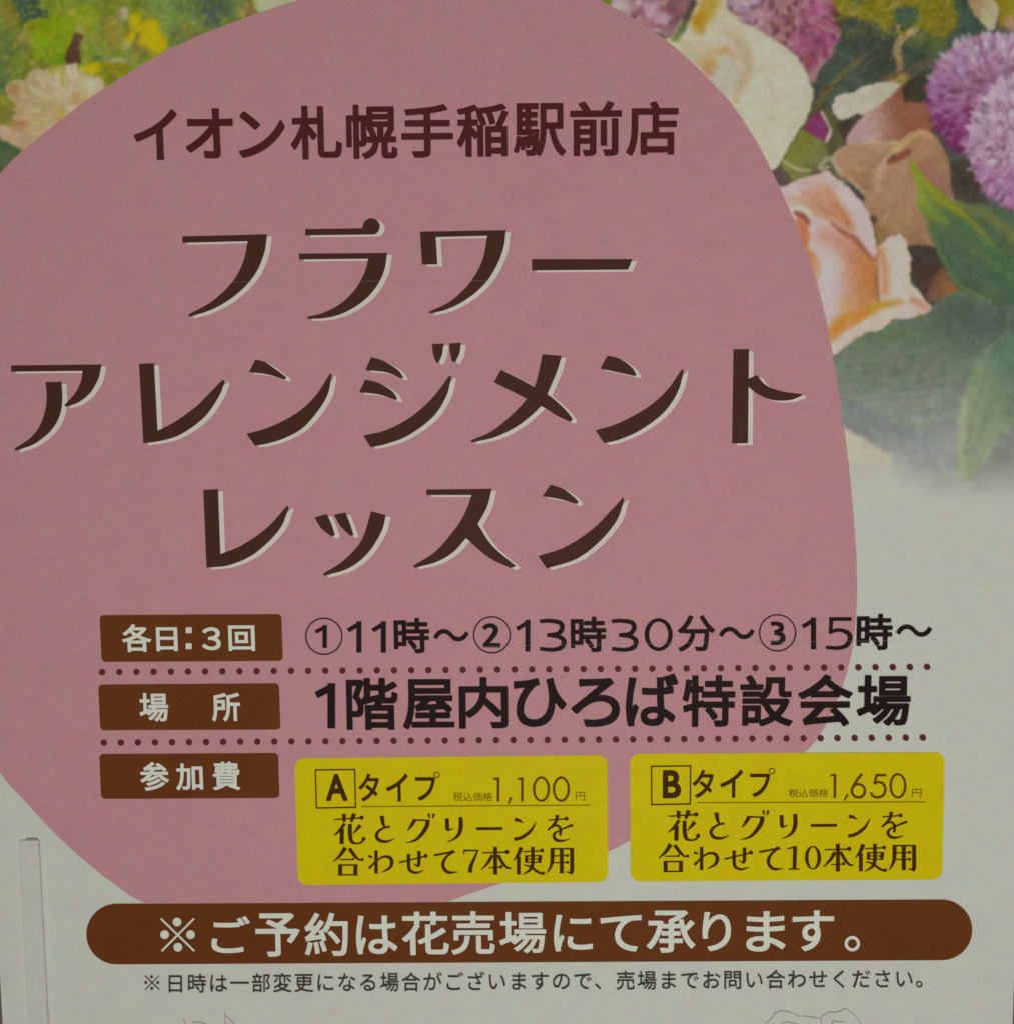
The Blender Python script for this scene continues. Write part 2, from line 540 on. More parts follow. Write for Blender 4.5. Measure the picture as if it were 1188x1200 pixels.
spot(145, 16, 7, 8, (164, 150, 126), 2.5, 0.9); spot(138, 19, 3, 5, (112, 94, 58), 2, 0.7); spot(147, 54, 5, 6, (156, 152, 108), 2.5, 0.8); spot(137, 72, 10, 3.5, (166, 162, 130), 2, 0.9); spot(150, 72, 6, 4, (126, 130, 84), 2, 0.7)
patch([(90, 80), (96, 75), (112, 74), (122, 76), (118, 88), (102, 89), (94, 86)], (162, 148, 8), rough=1.5, tex=9, smooth=False, jag=1.5)
patch([(118, 76), (150, 78), (150, 92), (126, 98), (116, 90)], (128, 122, 26), soft=3, tex=12, rough=3); spot(130, 92, 5, 3, (92, 92, 40), 2, 0.7); spot(118, 96, 4, 3, (150, 148, 90), 2, 0.7)
spot(48, 80, 14, 8, (112, 104, 52), 4, 0.7)
spot(6, 128, 16, 16, (112, 104, 42), 5, 0.9); spot(4, 116, 7, 4, (140, 128, 34), 3, 0.8)
patch([(-30, 160), (0, 163), (14, 170), (28, 178), (20, 200), (-30, 260)], (72, 86, 52), soft=2)
spot(6, 170, 10, 6, (60, 82, 60), 4, 0.7)
def dabs(n, inside, cols, r=(1.0, 2.6), ang=None, alpha=0.75, seed=0, jitter=9, L=2.2):
    rr = np.random.default_rng(seed)
    x0, x1, y0, y1 = inside
    for k in range(n):
        x, y = rr.uniform(x0, x1), rr.uniform(y0, y1)
        a = rr.uniform(0, math.pi) if ang is None else rr.normal(ang, 0.35)
        w = rr.uniform(*r); l = w*rr.uniform(0.6, L)
        i = int((x-gx[0])/CELL); j = int((y-gy[0])/CELL)
        here = RGB[min(max(j, 0), len(gy)-1), min(max(i, 0), len(gx)-1)]
        c = np.array(cols[rr.integers(len(cols))], float)*0.5+here*0.5+rr.normal(0, jitter)+rr.normal(0, 4, 3)
        brush([(x-l*math.cos(a), y-l*math.sin(a), w), (x+l*math.cos(a), y+l*math.sin(a), w*0.6)], c, soft=0.9, alpha=alpha)
dabs(1500, (0, 300, -10, 130), [(142, 156, 18), (100, 128, 32), (158, 154, 38), (122, 146, 16), (84, 110, 58), (150, 134, 44)], seed=31)
dabs(160, (8, 40, 0, 100), [(134, 122, 46), (72, 88, 60), (112, 120, 40)], seed=32)
dabs(110, (148, 198, 18, 66), [(176, 158, 10), (140, 124, 20), (184, 166, 30)], (1, 2.2), seed=33, jitter=7, alpha=0.5)
for x_, y_, rx_, ry_ in ((178, 42, 12, 14), (188, 54, 7, 9), (182, 30, 6, 6), (158, 24, 6, 7), (154, 46, 6, 5), (108, 81, 10, 5)): spot(x_, y_, rx_, ry_, (176, 158, 4), 3, 0.7)
brush([(161, 42, 4), (158, 52, 5), (160, 58, 5)], (112, 98, 50), soft=1.8, alpha=0.8); spot(168, 62, 6, 4, (112, 102, 48), 2.5, 0.6)
# --- beige pompon flower, left
e = element('pompon_flower', 'beige pompon flower')
patch([(8, 104), (16, 96), (28, 92), (38, 84), (52, 82), (66, 80), (76, 76), (86, 76), (96, 84), (110, 90), (122, 98), (120, 120), (70, 150), (35, 178), (22, 172), (0, 163), (0, 149), (16, 148), (18, 130), (12, 115)], (160, 142, 98), (172, 160, 128), ((30, 130), (95, 85)), ident=e, rough=2.5, tex=6)
cx, cy = 100, 146
pl = []
for k in range(420):
    a = math.radians(rng.uniform(150, 285)); r = 8+76*math.sqrt(rng.uniform(0, 1))
    pl.append((r, a))
for r, a in sorted(pl, reverse=True):
    x, y = cx+r*math.cos(a), cy+r*0.82*math.sin(a)
    if y < 79 or sdist(np.array([x]), np.array([y]), np.array([(8, 104), (28, 90), (52, 80), (90, 78), (124, 98), (120, 120), (70, 150), (35, 178), (22, 172), (22, 140), (14, 118)]))[0] < 1: continue
    up = np.clip((cy-y)/50, 0, 1); lf = np.clip((60-x)/55, 0, 1)
    base = np.array((168., 148., 104.))*(1-up)+np.array((178., 164., 126.))*up
    base = base*(1-0.65*lf)+np.array((174., 138., 104.))*0.65*lf
    c = base+rng.normal(0, 13)+rng.normal(0, 5, 3)
    L = rng.uniform(5, 9)
    brush([(x-L*math.cos(a), y-L*0.82*math.sin(a), 2.2), (x+L*0.5*math.cos(a), y+L*0.4*math.sin(a), rng.uniform(2.0, 3.4)), (x+L*math.cos(a), y+L*0.82*math.sin(a), 1.0)], c, ident=e, soft=1.0, alpha=0.6)
patch([(0, 149), (16, 149), (32, 154), (38, 164), (33, 177), (18, 170), (2, 163)], (172, 144, 116), (160, 136, 104), ((0, 150), (30, 175)), ident=e, tex=8)
spot(22, 146, 9, 6, (152, 106, 62), 4, 0.85); spot(17, 105, 6, 5, (140, 104, 62), 3, 0.7); spot(92, 116, 8, 8, (166, 130, 76), 4, 0.7); spot(70, 133, 6, 7, (164, 140, 52), 4, 0.7); spot(62, 82, 6, 6, (150, 142, 40), 3, 0.8); brush([(74, 78, 5), (73, 100, 3)], (154, 144, 44), soft=1.6, alpha=0.8); spot(84, 126, 6, 3, (184, 176, 158), 2, 0.8); spot(62, 122, 12, 8, (158, 140, 88), 5, 0.5)

e = element('seed_head'); patch([(90, 40), (97, 45), (93, 55), (94, 72), (86, 74), (80, 76), (74, 69), (80, 58), (86, 50)], (84, 58, 42), ident=e, rough=2, tex=7); spot(93, 35, 4, 5, (146, 138, 90), 2.5, 0.8)

# --- right: mossy filler and dark leaves behind the flowers
e = element('moss_sprig', None)
moss = [(976, -60), (1120, -60), (1128, 0), (1126, 22), (1112, 40), (1100, 46), (1085, 40), (1066, 32), (1044, 33), (1028, 32), (1008, 22), (978, 22)]
patch(moss, (118, 108, 26), ident=e, soft=2, rough=3, tex=10)
clumps(978, 1126, -20, 44, 240, [(132, 122, 28), (102, 98, 30), (140, 126, 40), (92, 96, 40)], (1.5, 4), 0.7, seed=21)
spot(1061, 18, 15, 12, (52, 76, 66), 3, 0.95); spot(1004, 2, 8, 4, (66, 84, 56), 3, 0.8); spot(1000, 16, 7, 3, (150, 134, 84), 2, 0.8); brush([(1042, 10, 5), (1052, 2, 4)], (140, 130, 70), alpha=0.8)
patch([(1172, -30), (1230, -30), (1230, 60), (1192, 34), (1172, 30)], (126, 116, 30), soft=2, tex=10, rough=3)
patch([(1106, -20), (1128, -10), (1142, 18), (1152, 34), (1130, 38), (1112, 42), (1122, 22)], (58, 74, 64), soft=2.5)
e = element('dark_leaf'); patch([(980, 24), (1004, 22), (1026, 34), (1050, 42), (1046, 60), (1050, 80), (1046, 90), (1020, 96), (1000, 105), (972, 108), (950, 96), (966, 70)], (64, 72, 60), (60, 64, 56), ((990, 90), (1040, 50)), ident=e, soft=2)
e = element('dark_leaf'); patch([(1066, 44), (1086, 44), (1108, 46), (1104, 58), (1090, 74), (1070, 84), (1058, 84), (1058, 62)], (78, 92, 46), (56, 68, 58), ((1080, 44), (1074, 66)), ident=e, soft=2)
brush([(1012, 66, 4), (990, 84, 5), (966, 110, 10), (950, 140, 9)], (98, 90, 50), (86, 80, 48), ident=element('stem'), soft=2)
brush([(978, 60, 4), (994, 66, 3), (1000, 72, 2)], (78, 100, 60), soft=1.5, alpha=0.8)
e = element('twig'); brush([(1070, 36, 8), (1056, 46, 9), (1050, 60, 9), (1054, 74, 8), (1054, 88, 7)], (166, 142, 98), (150, 120, 78), ident=e, soft=1.5); brush([(1053, 40, 3), (1052, 32, 5)], (162, 150, 104), ident=e); brush([(1068, 36, 4), (1078, 34, 2)], (158, 140, 92), ident=e)
spot(1053, 92, 11, 7, (150, 128, 62), 3, 0.9); brush([(1036, 92, 6), (1060, 84, 5), (1092, 70, 5)], (112, 72, 52), soft=2.5, alpha=0.7)
e = element('petal'); patch([(1126, -14), (1150, -10), (1168, 4), (1167, 30), (1160, 36), (1148, 26), (1138, 12)], (154, 126, 84), (164, 158, 122), ((1132, 6), (1166, 18)), ident=e)
spot(1184, 28, 8, 10, (168, 130, 116), 4, 0.8); spot(1174, 28, 5, 7, (150, 114, 52), 3, 0.7)

dabs(420, (978, 1126, -10, 44), [(136, 126, 28), (96, 94, 34), (146, 134, 52), (74, 82, 50)], (1.0, 2.4), seed=41)
dabs(420, (950, 1110, 24, 108), [(58, 66, 54), (76, 86, 62), (52, 66, 60), (90, 94, 62)], (1.0, 3.0), ang=-0.6, seed=42, alpha=0.5, jitter=6, L=4)
dabs(70, (1106, 1150, -10, 40), [(54, 74, 62), (70, 86, 60)], (1.0, 2.6), seed=43, alpha=0.5, jitter=6)
# --- magenta bud, stems and dark gaps between
patch([(930, 150), (960, 125), (990, 165), (985, 235), (905, 235), (905, 195)], (84, 78, 52), soft=2)
patch([(942, 150), (960, 130), (968, 148), (968, 166), (954, 160)], (116, 50, 88), soft=1.5); brush([(962, 132, 3), (973, 150, 5), (968, 166, 4)], (182, 168, 158), alpha=0.9)
brush([(968, 128, 8), (980, 150, 12), (992, 168, 6)], (84, 78, 50), soft=1.8)
patch([(984, 140), (1008, 132), (1000, 150), (994, 164), (986, 160)], (68, 58, 48), soft=1.5)
e = element('petal', 'broken white petal'); patch([(974, 126), (983, 111), (1000, 107), (1020, 98), (1036, 94), (1056, 98), (1040, 118), (1022, 132), (1004, 134), (988, 140), (978, 134)], (174, 166, 150), (168, 160, 138), ((985, 110), (1040, 130)), ident=e, rough=1.0, tex=3, jag=1.6, soft=1.0)

# --- tan dried rose
e = element('dried_rose', 'tan dried rose')
patch([(992, 168), (1010, 136), (1036, 120), (1056, 99), (1064, 112), (1090, 118), (1094, 150), (1066, 166), (1030, 172)], (166, 136, 130), (130, 82, 60), ((1010, 150), (1062, 142)), ident=e, tex=4)
spot(1072, 128, 18, 10, (126, 80, 58), 8, 0.6)
patch([(974, 186), (990, 171), (1020, 166), (1054, 166), (1044, 182), (1030, 200), (1026, 226), (1006, 222), (986, 206)], (160, 126, 96), (144, 110, 78), ((1000, 168), (1010, 222)), ident=e, edge=((174, 150, 118), 5))
patch([(1052, 166), (1074, 154), (1094, 158), (1106, 178), (1116, 200), (1118, 236), (1092, 232), (1072, 206), (1050, 190)], (154, 118, 84), (136, 98, 80), ((1070, 158), (1095, 225)), ident=e)
brush([(1044, 178, 7), (1060, 166, 8), (1076, 157, 8), (1092, 160, 5)], (176, 144, 104), (164, 128, 88), ident=e, soft=2)
patch([(1026, 200), (1044, 188), (1064, 186), (1076, 214), (1086, 256), (1094, 292), (1062, 292), (1040, 294), (1018, 278), (1010, 244), (1012, 226), (1026, 222)], (158, 126, 98), (136, 104, 74), ((1050, 195), (1040, 285)), ident=e)
brush([(1040, 186, 5), (1030, 200, 9), (1028, 222, 6)], (176, 148, 122), ident=e, soft=4, alpha=0.75)
dabs(150, (1012, 1092, 200, 290), [(164, 128, 94), (132, 100, 68), (150, 116, 84)], (1.4, 3.4), ang=1.3, seed=44, alpha=0.4, jitter=7, L=4)
dabs(60, (980, 1030, 172, 220), [(168, 134, 100), (146, 110, 76)], (1.4, 3.0), ang=0.7, seed=45, alpha=0.4, jitter=6, L=4)
dabs(60, (1060, 1112, 165, 230), [(150, 112, 88), (136, 96, 76)], (1.4, 3.0), ang=1.1, seed=46, alpha=0.35, jitter=6, L=4)
brush([(1042, 190, 6), (1054, 184, 9), (1064, 178, 8)], (122, 68, 50), soft=2.2, alpha=0.95)
spot(1030, 276, 12, 14, (124, 96, 58), 7, 0.7); spot(1056, 262, 14, 16, (150, 116, 78), 8, 0.5); spot(1022, 258, 5, 6, (72, 62, 48), 2, 0.95); brush([(1022, 262, 5), (1026, 280, 6), (1028, 292, 4)], (104, 80, 50), soft=2.5, alpha=0.7)
brush([(1000, 232, 6), (1010, 226, 5)], (158, 134, 96), soft=2)

# --- dark gaps
patch([(1061, 97), (1084, 84), (1086, 104), (1091, 118), (1062, 120), (1058, 110)], (62, 58, 42), soft=1.8)
patch([(978, 215), (992, 218), (1011, 228), (1008, 240), (990, 230), (981, 222)], (60, 52, 48), soft=1.5)
patch([(1114, 194), (1128, 186), (1142, 192), (1152, 205), (1162, 212), (1160, 232), (1148, 240), (1126, 236), (1114, 222)], (60, 56, 46), (68, 60, 48), ((1115, 210), (1160, 225)), soft=2)
patch([(1060, 290), (1092, 290), (1104, 310), (1120, 336), (1104, 352), (1086, 354), (1076, 338), (1064, 316)], (66, 58, 48), (74, 52, 46), ((1070, 295), (1090, 345)), soft=1.6)
e = element('petal', 'brown fallen petal'); patch([(1086, 350), (1094, 326), (1104, 314), (1116, 330), (1127, 342), (1110, 350)], (104, 72, 52), (132, 92, 54), ((1090, 330), (1118, 340)), ident=e)

# --- globe flowers
def globe(name, label, c, R, light, mid, dark, ldir, n, keep=None, seed=0, size=(7, 3.6), twist=0.0):
    e = element(name, label)
    r_ = np.random.default_rng(seed)
    cx, cy = c; rx, ry = R
    if keep is not None: patch(keep, mid, ident=e, rough=1.5, tex=8, soft=1.5)
    else:
        s = sub(cx-rx, cx+rx, cy-ry, cy+ry)
        x, y = X[s], Y[s]
        a = np.clip(0.5+(0.95-np.hypot((x-cx)/rx, (y-cy)/ry))*min(rx, ry)/3, 0, 1)
        blend(s, a, np.asarray(mid, float)+(N2[s]*8)[..., None], e)
    items = []
    for k in range(n):
        a = k*2.399963; r = math.sqrt((k+0.5)/n)
        items.append((r, a))
    for r, a in sorted(items, reverse=True):
        a += r_.normal(0, 0.05)
        x, y = cx+rx*r*0.97*math.cos(a), cy+ry*r*0.97*math.sin(a)
        if keep is not None and sdist(np.array([x]), np.array([y]), np.array(keep))[0] < -1: continue
        lam = np.clip(0.45+0.72*((x-cx)/rx*ldir[0]+(y-cy)/ry*ldir[1])+r_.normal(0, 0.12), 0, 1)
        col = np.array(mid, float)
        col = col*(1-max(0, lam-0.5)*2)+np.array(light, float)*max(0, lam-0.5)*2 if lam > 0.5 else col*(lam*2)+np.array(dark, float)*(1-lam*2)
        col = (col+r_.normal(0, 11)+r_.normal(0, 4, 3))*(0.72 if r_.uniform() < 0.13 and r < 0.93 else 1.0)
        L = size[0]*(0.45+0.55*r)*r_.uniform(0.8, 1.25); w = size[1]*r_.uniform(0.8, 1.2)
        ux, uy = math.cos(a+twist), math.sin(a+twist)
        brush([(x-L*0.6*ux, y-L*0.6*uy, w*0.6), (x+L*0.2*ux, y+L*0.2*uy, w), (x+L*ux, y+L*uy, w*0.25)], col, ident=e, soft=1.3, alpha=0.72, tex=6)
    return e

globe('globe_flower', 'lilac globe flower with a dark magenta underside', (1166, 112), (84, 77), (170, 152, 164), (148, 104, 134), (104, 36, 82), (0.15, -1.0), 520, seed=3, size=(6, 5.5))
spot(1130, 103, 14, 5, (122, 78, 92), 3, 0.7); spot(1146, 94, 9, 4, (112, 68, 76), 2.5, 0.8); spot(1154, 84, 4, 3, (116, 74, 84), 2, 0.7); spot(1104, 100, 8, 4, (124, 78, 120), 3, 0.6); spot(1122, 122, 12, 9, (150, 98, 128), 4, 0.5); spot(1136, 130, 6, 8, (104, 44, 78), 3, 0.7); spot(1112, 150, 14, 14, (112, 44, 92), 8, 0.5); spot(1120, 172, 12, 8, (104, 38, 80), 5, 0.6)
globe('globe_flower', 'large lilac globe flower at the photo edge', (1206, 168), (76, 84), (172, 154, 164), (160, 132, 150), (146, 96, 134), (0.1, -0.9), 540, seed=4, size=(6, 5.5))
for k in range(70):
    a = rng.uniform(0, 6.28); r = rng.uniform(0, 1)**0.6
    x, y = 1186+34*r*math.cos(a), 150+52*r*math.sin(a)
    brush([(x, y, 3), (x+rng.uniform(-4, 4), y+rng.uniform(3, 8), 2)], (134, 84, 112) if rng.uniform() < 0.55 else (184, 164, 174), soft=1.2, alpha=0.6)
spot(1162, 190, 5, 5, (188, 172, 176), 2.5, 0.8); spot(1184, 134, 4, 4, (188, 178, 180), 2, 0.7)
# rear flowers at the top
keep4 = [(716, 4), (712, -30), (800, -40), (832, -20), (812, 2), (800, 22), (790, 40), (776, 38), (760, 34), (742, 26), (728, 12)]
e4 = globe('globe_flower', 'rose globe flower cut off by the pink oval', (764, -6), (62, 52), (172, 152, 158), (146, 108, 112), (112, 70, 80), (-0.6, 0.35), 260, keep=keep4, seed=6, size=(6, 8))
spot(724, 8, 12, 9, (172, 158, 152), 4, 0.9, e4); spot(762, 14, 9, 10, (170, 138, 150), 4, 0.85); spot(777, 22, 7, 8, (170, 142, 152), 3, 0.85); spot(748, 14, 6, 5, (142, 84, 98), 3, 0.8); spot(786, 9, 8, 7, (104, 66, 72), 3, 0.8); spot(768, 30, 10, 3, (132, 76, 88), 2.5, 0.8); spot(756, 26, 9, 4, (148, 96, 94), 3, 0.7); spot(800, 4, 10, 8, (126, 80, 86), 4, 0.6)
e = element('leaf'); patch([(686, -24), (718, -24), (714, 6), (708, 10), (690, 2)], (104, 122, 36), ident=e, soft=1.6)
keep3 = [(852, 12), (850, -30), (978, -50), (976, 0), (978, 22), (985, 39), (978, 55), (969, 68), (958, 88), (951, 96), (944, 84), (933, 69), (915, 52), (898, 39), (876, 29), (866, 24)]
e3 = globe('globe_flower', 'magenta globe flower behind the cream rose', (914, 8), (76, 84), (166, 146, 158), (148, 108, 110), (138, 66, 100), (-1.0, -0.15), 420, keep=keep3, seed=7, size=(6, 7), twist=0.2)
r_ = np.random.default_rng(5)
for k in range(46):
    x, y = r_.uniform(890, 950), r_.uniform(0, 84)
    if y > 30+(x-880)*0.72 or y < (x-915)*0.9-30: continue
    brush([(x, y, 4), (x+r_.uniform(-3, 2), y+r_.uniform(3, 9), 3)], (98+r_.normal(0, 6), 58, 58), soft=1.8, alpha=0.75)
for k in range(40):
    x, y = r_.uniform(935, 976), r_.uniform(4, 70)
    brush([(x, y, 4), (x+r_.uniform(-5, 1), y+r_.uniform(-2, 8), 3)], (150+r_.normal(0, 9), 78+r_.normal(0, 8), 116), soft=1.8, alpha=0.45)
spot(960, 48, 7, 6, (108, 48, 76), 3, 0.8); spot(968, 44, 9, 6, (142, 70, 112), 4, 0.5); spot(946, 76, 8, 9, (122, 62, 72), 4, 0.6); spot(870, 13, 5, 4, (128, 98, 112), 3, 0.7); spot(876, 25, 4, 3, (118, 84, 90), 2, 0.8)

# --- cream rose
e = element('rose', 'cream rose')
cream = [(770, 60), (786, 42), (800, 22), (812, -6), (826, -30), (850, -28), (851, 6), (862, 20), (876, 29), (898, 39), (915, 52), (934, 69), (945, 86), (951, 104), (950, 122), (944, 140), (934, 156), (920, 180), (903, 203), (880, 190), (830, 130)]
patch(cream, (178, 168, 142), (178, 172, 150), ((815, 30), (910, 110)), ident=e, tex=3, edge=((170, 164, 132), 4), jag=0.6)
brush([(838, -12, 20), (828, 10, 22), (818, 30, 15)], (166, 142, 48), (160, 132, 50), soft=5, ident=e, alpha=0.9)
spot(818, 22, 8, 8, (166, 118, 26), 4, 0.8); spot(822, 36, 5, 4, (158, 126, 52), 3, 0.6)
patch([(842, 62), (856, 70), (868, 84), (862, 104), (848, 114), (832, 98), (836, 76)], (170, 162, 146), soft=3, tex=2)
brush([(818, 72, 6), (836, 62, 8), (850, 60, 6), (862, 68, 3)], (166, 136, 88), soft=6, alpha=0.8)
brush([(856, 42, 5), (866, 50, 8), (874, 66, 9), (875, 84, 9), (866, 102, 8), (860, 118, 4)], (164, 142, 104), soft=6, alpha=0.85)
spot(830, 76, 10, 7, (168, 130, 74), 4, 0.8); spot(830, 86, 6, 5, (172, 120, 76), 3, 0.8); spot(846, 58, 5, 3, (176, 138, 84), 3, 0.6)
spot(808, 60, 10, 9, (160, 154, 116), 6, 0.6); brush([(880, 70, 3), (900, 96, 4), (912, 130, 3)], (166, 162, 132), soft=4, alpha=0.5); brush([(905, 140, 3), (925, 150, 4), (938, 142, 3)], (160, 152, 118), soft=4, alpha=0.4); brush([(858, 122, 4), (880, 160, 5), (896, 190, 3)], (164, 156, 124), soft=4, alpha=0.5)
brush([(806, 20, 6), (798, 34, 9), (788, 46, 5)], (84, 88, 56), (104, 120, 66), soft=2, ident=element('stem')); brush([(812, 2, 8), (804, 20, 8)], (74, 66, 54), soft=2); spot(792, 46, 4, 3, (112, 132, 62), 2, 0.9)
# sepal below it
e = element('sepal'); patch([(916, 192), (928, 170), (938, 155), (956, 160), (967, 172), (968, 186), (962, 196), (944, 210), (930, 212), (922, 202)], (112, 112, 46), (100, 104, 58), ((925, 175), (960, 195)), ident=e, tex=7)
brush([(914, 186, 2.5), (932, 197, 3.5), (950, 200, 3), (970, 196, 4)], (162, 158, 122), soft=1.3, alpha=0.9); brush([(960, 196, 4), (972, 186, 6), (984, 206, 5)], (160, 152, 124), soft=2, alpha=0.7)
patch([(903, 202), (912, 196), (922, 202), (930, 214), (916, 220), (908, 214)], (80, 68, 60), soft=1.5); spot(955, 200, 5, 3, (84, 66, 58), 2, 0.7)

# --- leaves below
e = element('leaf', 'broad grey green leaf fading into white')
patch([(960, 420), (976, 412), (1012, 390), (1050, 374), (1086, 362), (1120, 340), (1143, 350), (1188, 356), (1230, 350), (1230, 640), (960, 640)], (98, 110, 90), (134, 138, 130), ((1060, 395), (1050, 520)), ident=e, tex=3, soft=1.6)
spot(1150, 378, 62, 26, (74, 84, 76), 18, 0.85); spot(1120, 360, 24, 10, (72, 82, 66), 8, 0.7); spot(1064, 392, 40, 10, (80, 100, 72), 8, 0.6); spot(1030, 436, 60, 22, (92, 100, 78), 16, 0.4)
for k in range(30):
    y = 395+k*3.4+rng.normal(0, 2); x = rng.uniform(985, 1080)
    brush([(x, y, 4), (x+rng.uniform(30, 60), y+rng.uniform(-8, 2), 3)], (94+rng.normal(0, 9), 104+rng.normal(0, 6), 84), soft=3, alpha=0.25)
patch([(984, 466), (1004, 470), (1022, 480), (1050, 496), (1072, 502), (1122, 500), (1126, 640), (960, 640), (975, 480)], (112, 117, 112), (136, 139, 134), ((1040, 490), (1060, 550)), soft=2, tex=3)
brush([(982, 460, 5), (1000, 465, 6), (1022, 477, 5), (1050, 493, 5), (1072, 499, 4), (1120, 497, 3)], (116, 126, 100), soft=3, alpha=0.6)
e = element('leaf', 'pale leaf'); patch([(1176, 394), (1150, 414), (1136, 436), (1128, 470), (1123, 506), (1119, 540), (1122, 560), (1141, 566), (1150, 542), (1164, 522), (1190, 494), (1230, 440), (1230, 370)], (126, 137, 108), (88, 110, 88), ((1128, 470), (1190, 430)), ident=e, tex=4, soft=2)
brush([(1130, 470, 7), (1126, 510, 9), (1126, 555, 8)], (150, 156, 122), soft=4, alpha=0.75); spot(1150, 436, 7, 5, (124, 130, 84), 4, 0.7); brush([(1186, 400, 8), (1170, 450, 10), (1150, 500, 6)], (92, 118, 94), soft=5, alpha=0.5); brush([(1150, 416, 3), (1180, 390, 3)], (116, 118, 100), soft=2, alpha=0.5)
patch([(1188, 496), (1166, 524), (1150, 546), (1144, 572), (1230, 600), (1230, 440)], (116, 120, 110), (130, 130, 122), ((1170, 515), (1180, 570)), soft=3)
e = element('petal', 'pale petal fading into white'); patch([(975, 494), (988, 501), (1000, 508), (1012, 513), (1024, 522), (1036, 530), (1045, 532), (1044, 552), (1046, 580), (980, 620)], (172, 168, 146), (168, 164, 142), ((990, 510), (1040, 540)), ident=e, tex=2, rough=1.2, soft=3.0, jag=1.0)
e = element('leaf', 'bright green pointed leaf')
leaf = [(1066, 185), (1073, 212), (1076, 240), (1087, 264), (1095, 294), (1108, 319), (1124, 339), (1143, 350), (1168, 358), (1200, 355), (1230, 340), (1230, 290), (1188, 251), (1168, 243), (1143, 239), (1122, 237), (1099, 224), (1084, 210)]
patch(leaf, (120, 132, 40), (70, 90, 66), ((1078, 215), (1128, 275)), ident=e, tex=4, soft=1.6)
brush([(1070, 192, 4), (1080, 222, 11), (1096, 250, 14), (1108, 264, 6)], (128, 140, 48), soft=4, alpha=0.8)
brush([(1078, 214, 5), (1100, 234, 9), (1128, 250, 9), (1162, 288, 5)], (130, 130, 32), soft=3.5, alpha=0.8)
brush([(1104, 246, 3), (1136, 272, 9), (1164, 296, 10), (1200, 318, 12)], (52, 92, 66), soft=4, alpha=0.65)
brush([(1128, 240, 5), (1160, 256, 12), (1200, 290, 14)], (104, 106, 56), soft=4, alpha=0.8); brush([(1130, 246, 3), (1164, 276, 5), (1200, 304, 4)], (78, 88, 62), soft=2.5, alpha=0.7)
brush([(1098, 268, 12), (1120, 305, 16), (1160, 330, 16), (1210, 340, 16)], (76, 92, 72), soft=6, alpha=0.6); brush([(1150, 318, 10), (1190, 330, 16)], (56, 88, 70), soft=6, alpha=0.6)
brush([(1090, 274, 2.5), (1108, 310, 3), (1126, 336, 4), (1160, 354, 4)], (98, 112, 78), soft=2, alpha=0.7)
for k in range(22):
    o = rng.uniform(0, 46)
    brush([(1086+o*0.5, 232+o, 2), (1130+o*0.4, 258+o, 3), (1196, 310+o*0.7+rng.normal(0, 3), 2)], (84+rng.normal(0, 12), 100+rng.normal(0, 8), 64), soft=1.8, alpha=0.22)

for o in (0, 7, 15, 23, 32, 41, 50):
    brush([(1074+o*0.25, 212+o*0.8, 1.2), (1100+o*0.45, 240+o*0.95, 1.6), (1140+o*0.4, 262+o*1.1, 1.6), (1200, 306+o*0.9, 1.4)], (112-o*0.6, 124-o*0.4, 62), soft=1.2, alpha=0.35)
    brush([(1078+o*0.25, 214+o*0.8, 1.2), (1104+o*0.45, 243+o*0.95, 1.6), (1144+o*0.4, 266+o*1.1, 1.6), (1200, 311+o*0.9, 1.4)], (60, 82, 56), soft=1.2, alpha=0.3)
for o in range(7):
    brush([(1186-o*2, 402+o*14, 1.4), (1160-o*5, 436+o*14, 1.6), (1134, 486+o*9, 1.2)], (104, 122, 92), soft=1.6, alpha=0.3)
for o in range(9):
    brush([(982, 430+o*8, 1.4), (1040, 424+o*9, 1.8), (1120, 404+o*11, 1.6)], (78+o*3, 92+o*3, 74+o*3), soft=2, alpha=0.28)
# --- peach rose in front
e = element('rose', 'peach rose')
rose = [(905, 214), (914, 218), (930, 214), (944, 208), (958, 204), (969, 201), (978, 209), (988, 216), (1008, 238), (1018, 254), (1024, 274), (1028, 299), (1031, 288), (1044, 277), (1054, 275), (1061, 284), (1062, 294), (1067, 304), (1066, 314), (1066, 323), (1069, 334), (1080, 347), (1091, 361), (1081, 368), (1060, 374), (1044, 376), (1030, 387), (1012, 391), (994, 402), (976, 416), (955, 400), (930, 300)]
patch(rose, (186, 160, 152), ident=e, tex=3, rough=1.0, jag=1.3, soft=1.0)
patch([(936, 232), (948, 220), (966, 214), (978, 226), (990, 246), (1000, 262), (998, 272), (984, 266), (966, 262), (950, 252)], (178, 136, 112), (166, 112, 76), ((950, 220), (985, 262)), soft=4, tex=3)
brush([(926, 232, 10), (940, 238, 12), (955, 252, 5)], (176, 140, 110), soft=4, alpha=0.7); spot(950, 214, 14, 6, (184, 148, 136), 5, 0.7)
brush([(984, 216, 6), (1004, 244, 12), (1018, 276, 10), (1026, 300, 5)], (188, 164, 160), soft=3, alpha=0.9)
brush([(958, 252, 6), (980, 260, 8), (998, 274, 7), (1008, 284, 3)], (182, 140, 118), soft=2.5, alpha=0.8)
brush([(926, 248, 8), (938, 244, 7), (950, 254, 8), (954, 268, 6), (951, 288, 5)], (188, 172, 158), soft=2, alpha=0.95)
patch([(932, 258), (945, 262), (950, 276), (946, 290), (956, 298), (963, 312), (960, 330), (950, 330), (938, 290)], (170, 106, 72), (176, 120, 76), ((940, 262), (955, 320)), soft=2.5)
brush([(932, 250, 5), (942, 255, 8), (948, 262, 5)], (132, 72, 54), soft=2, alpha=0.95)
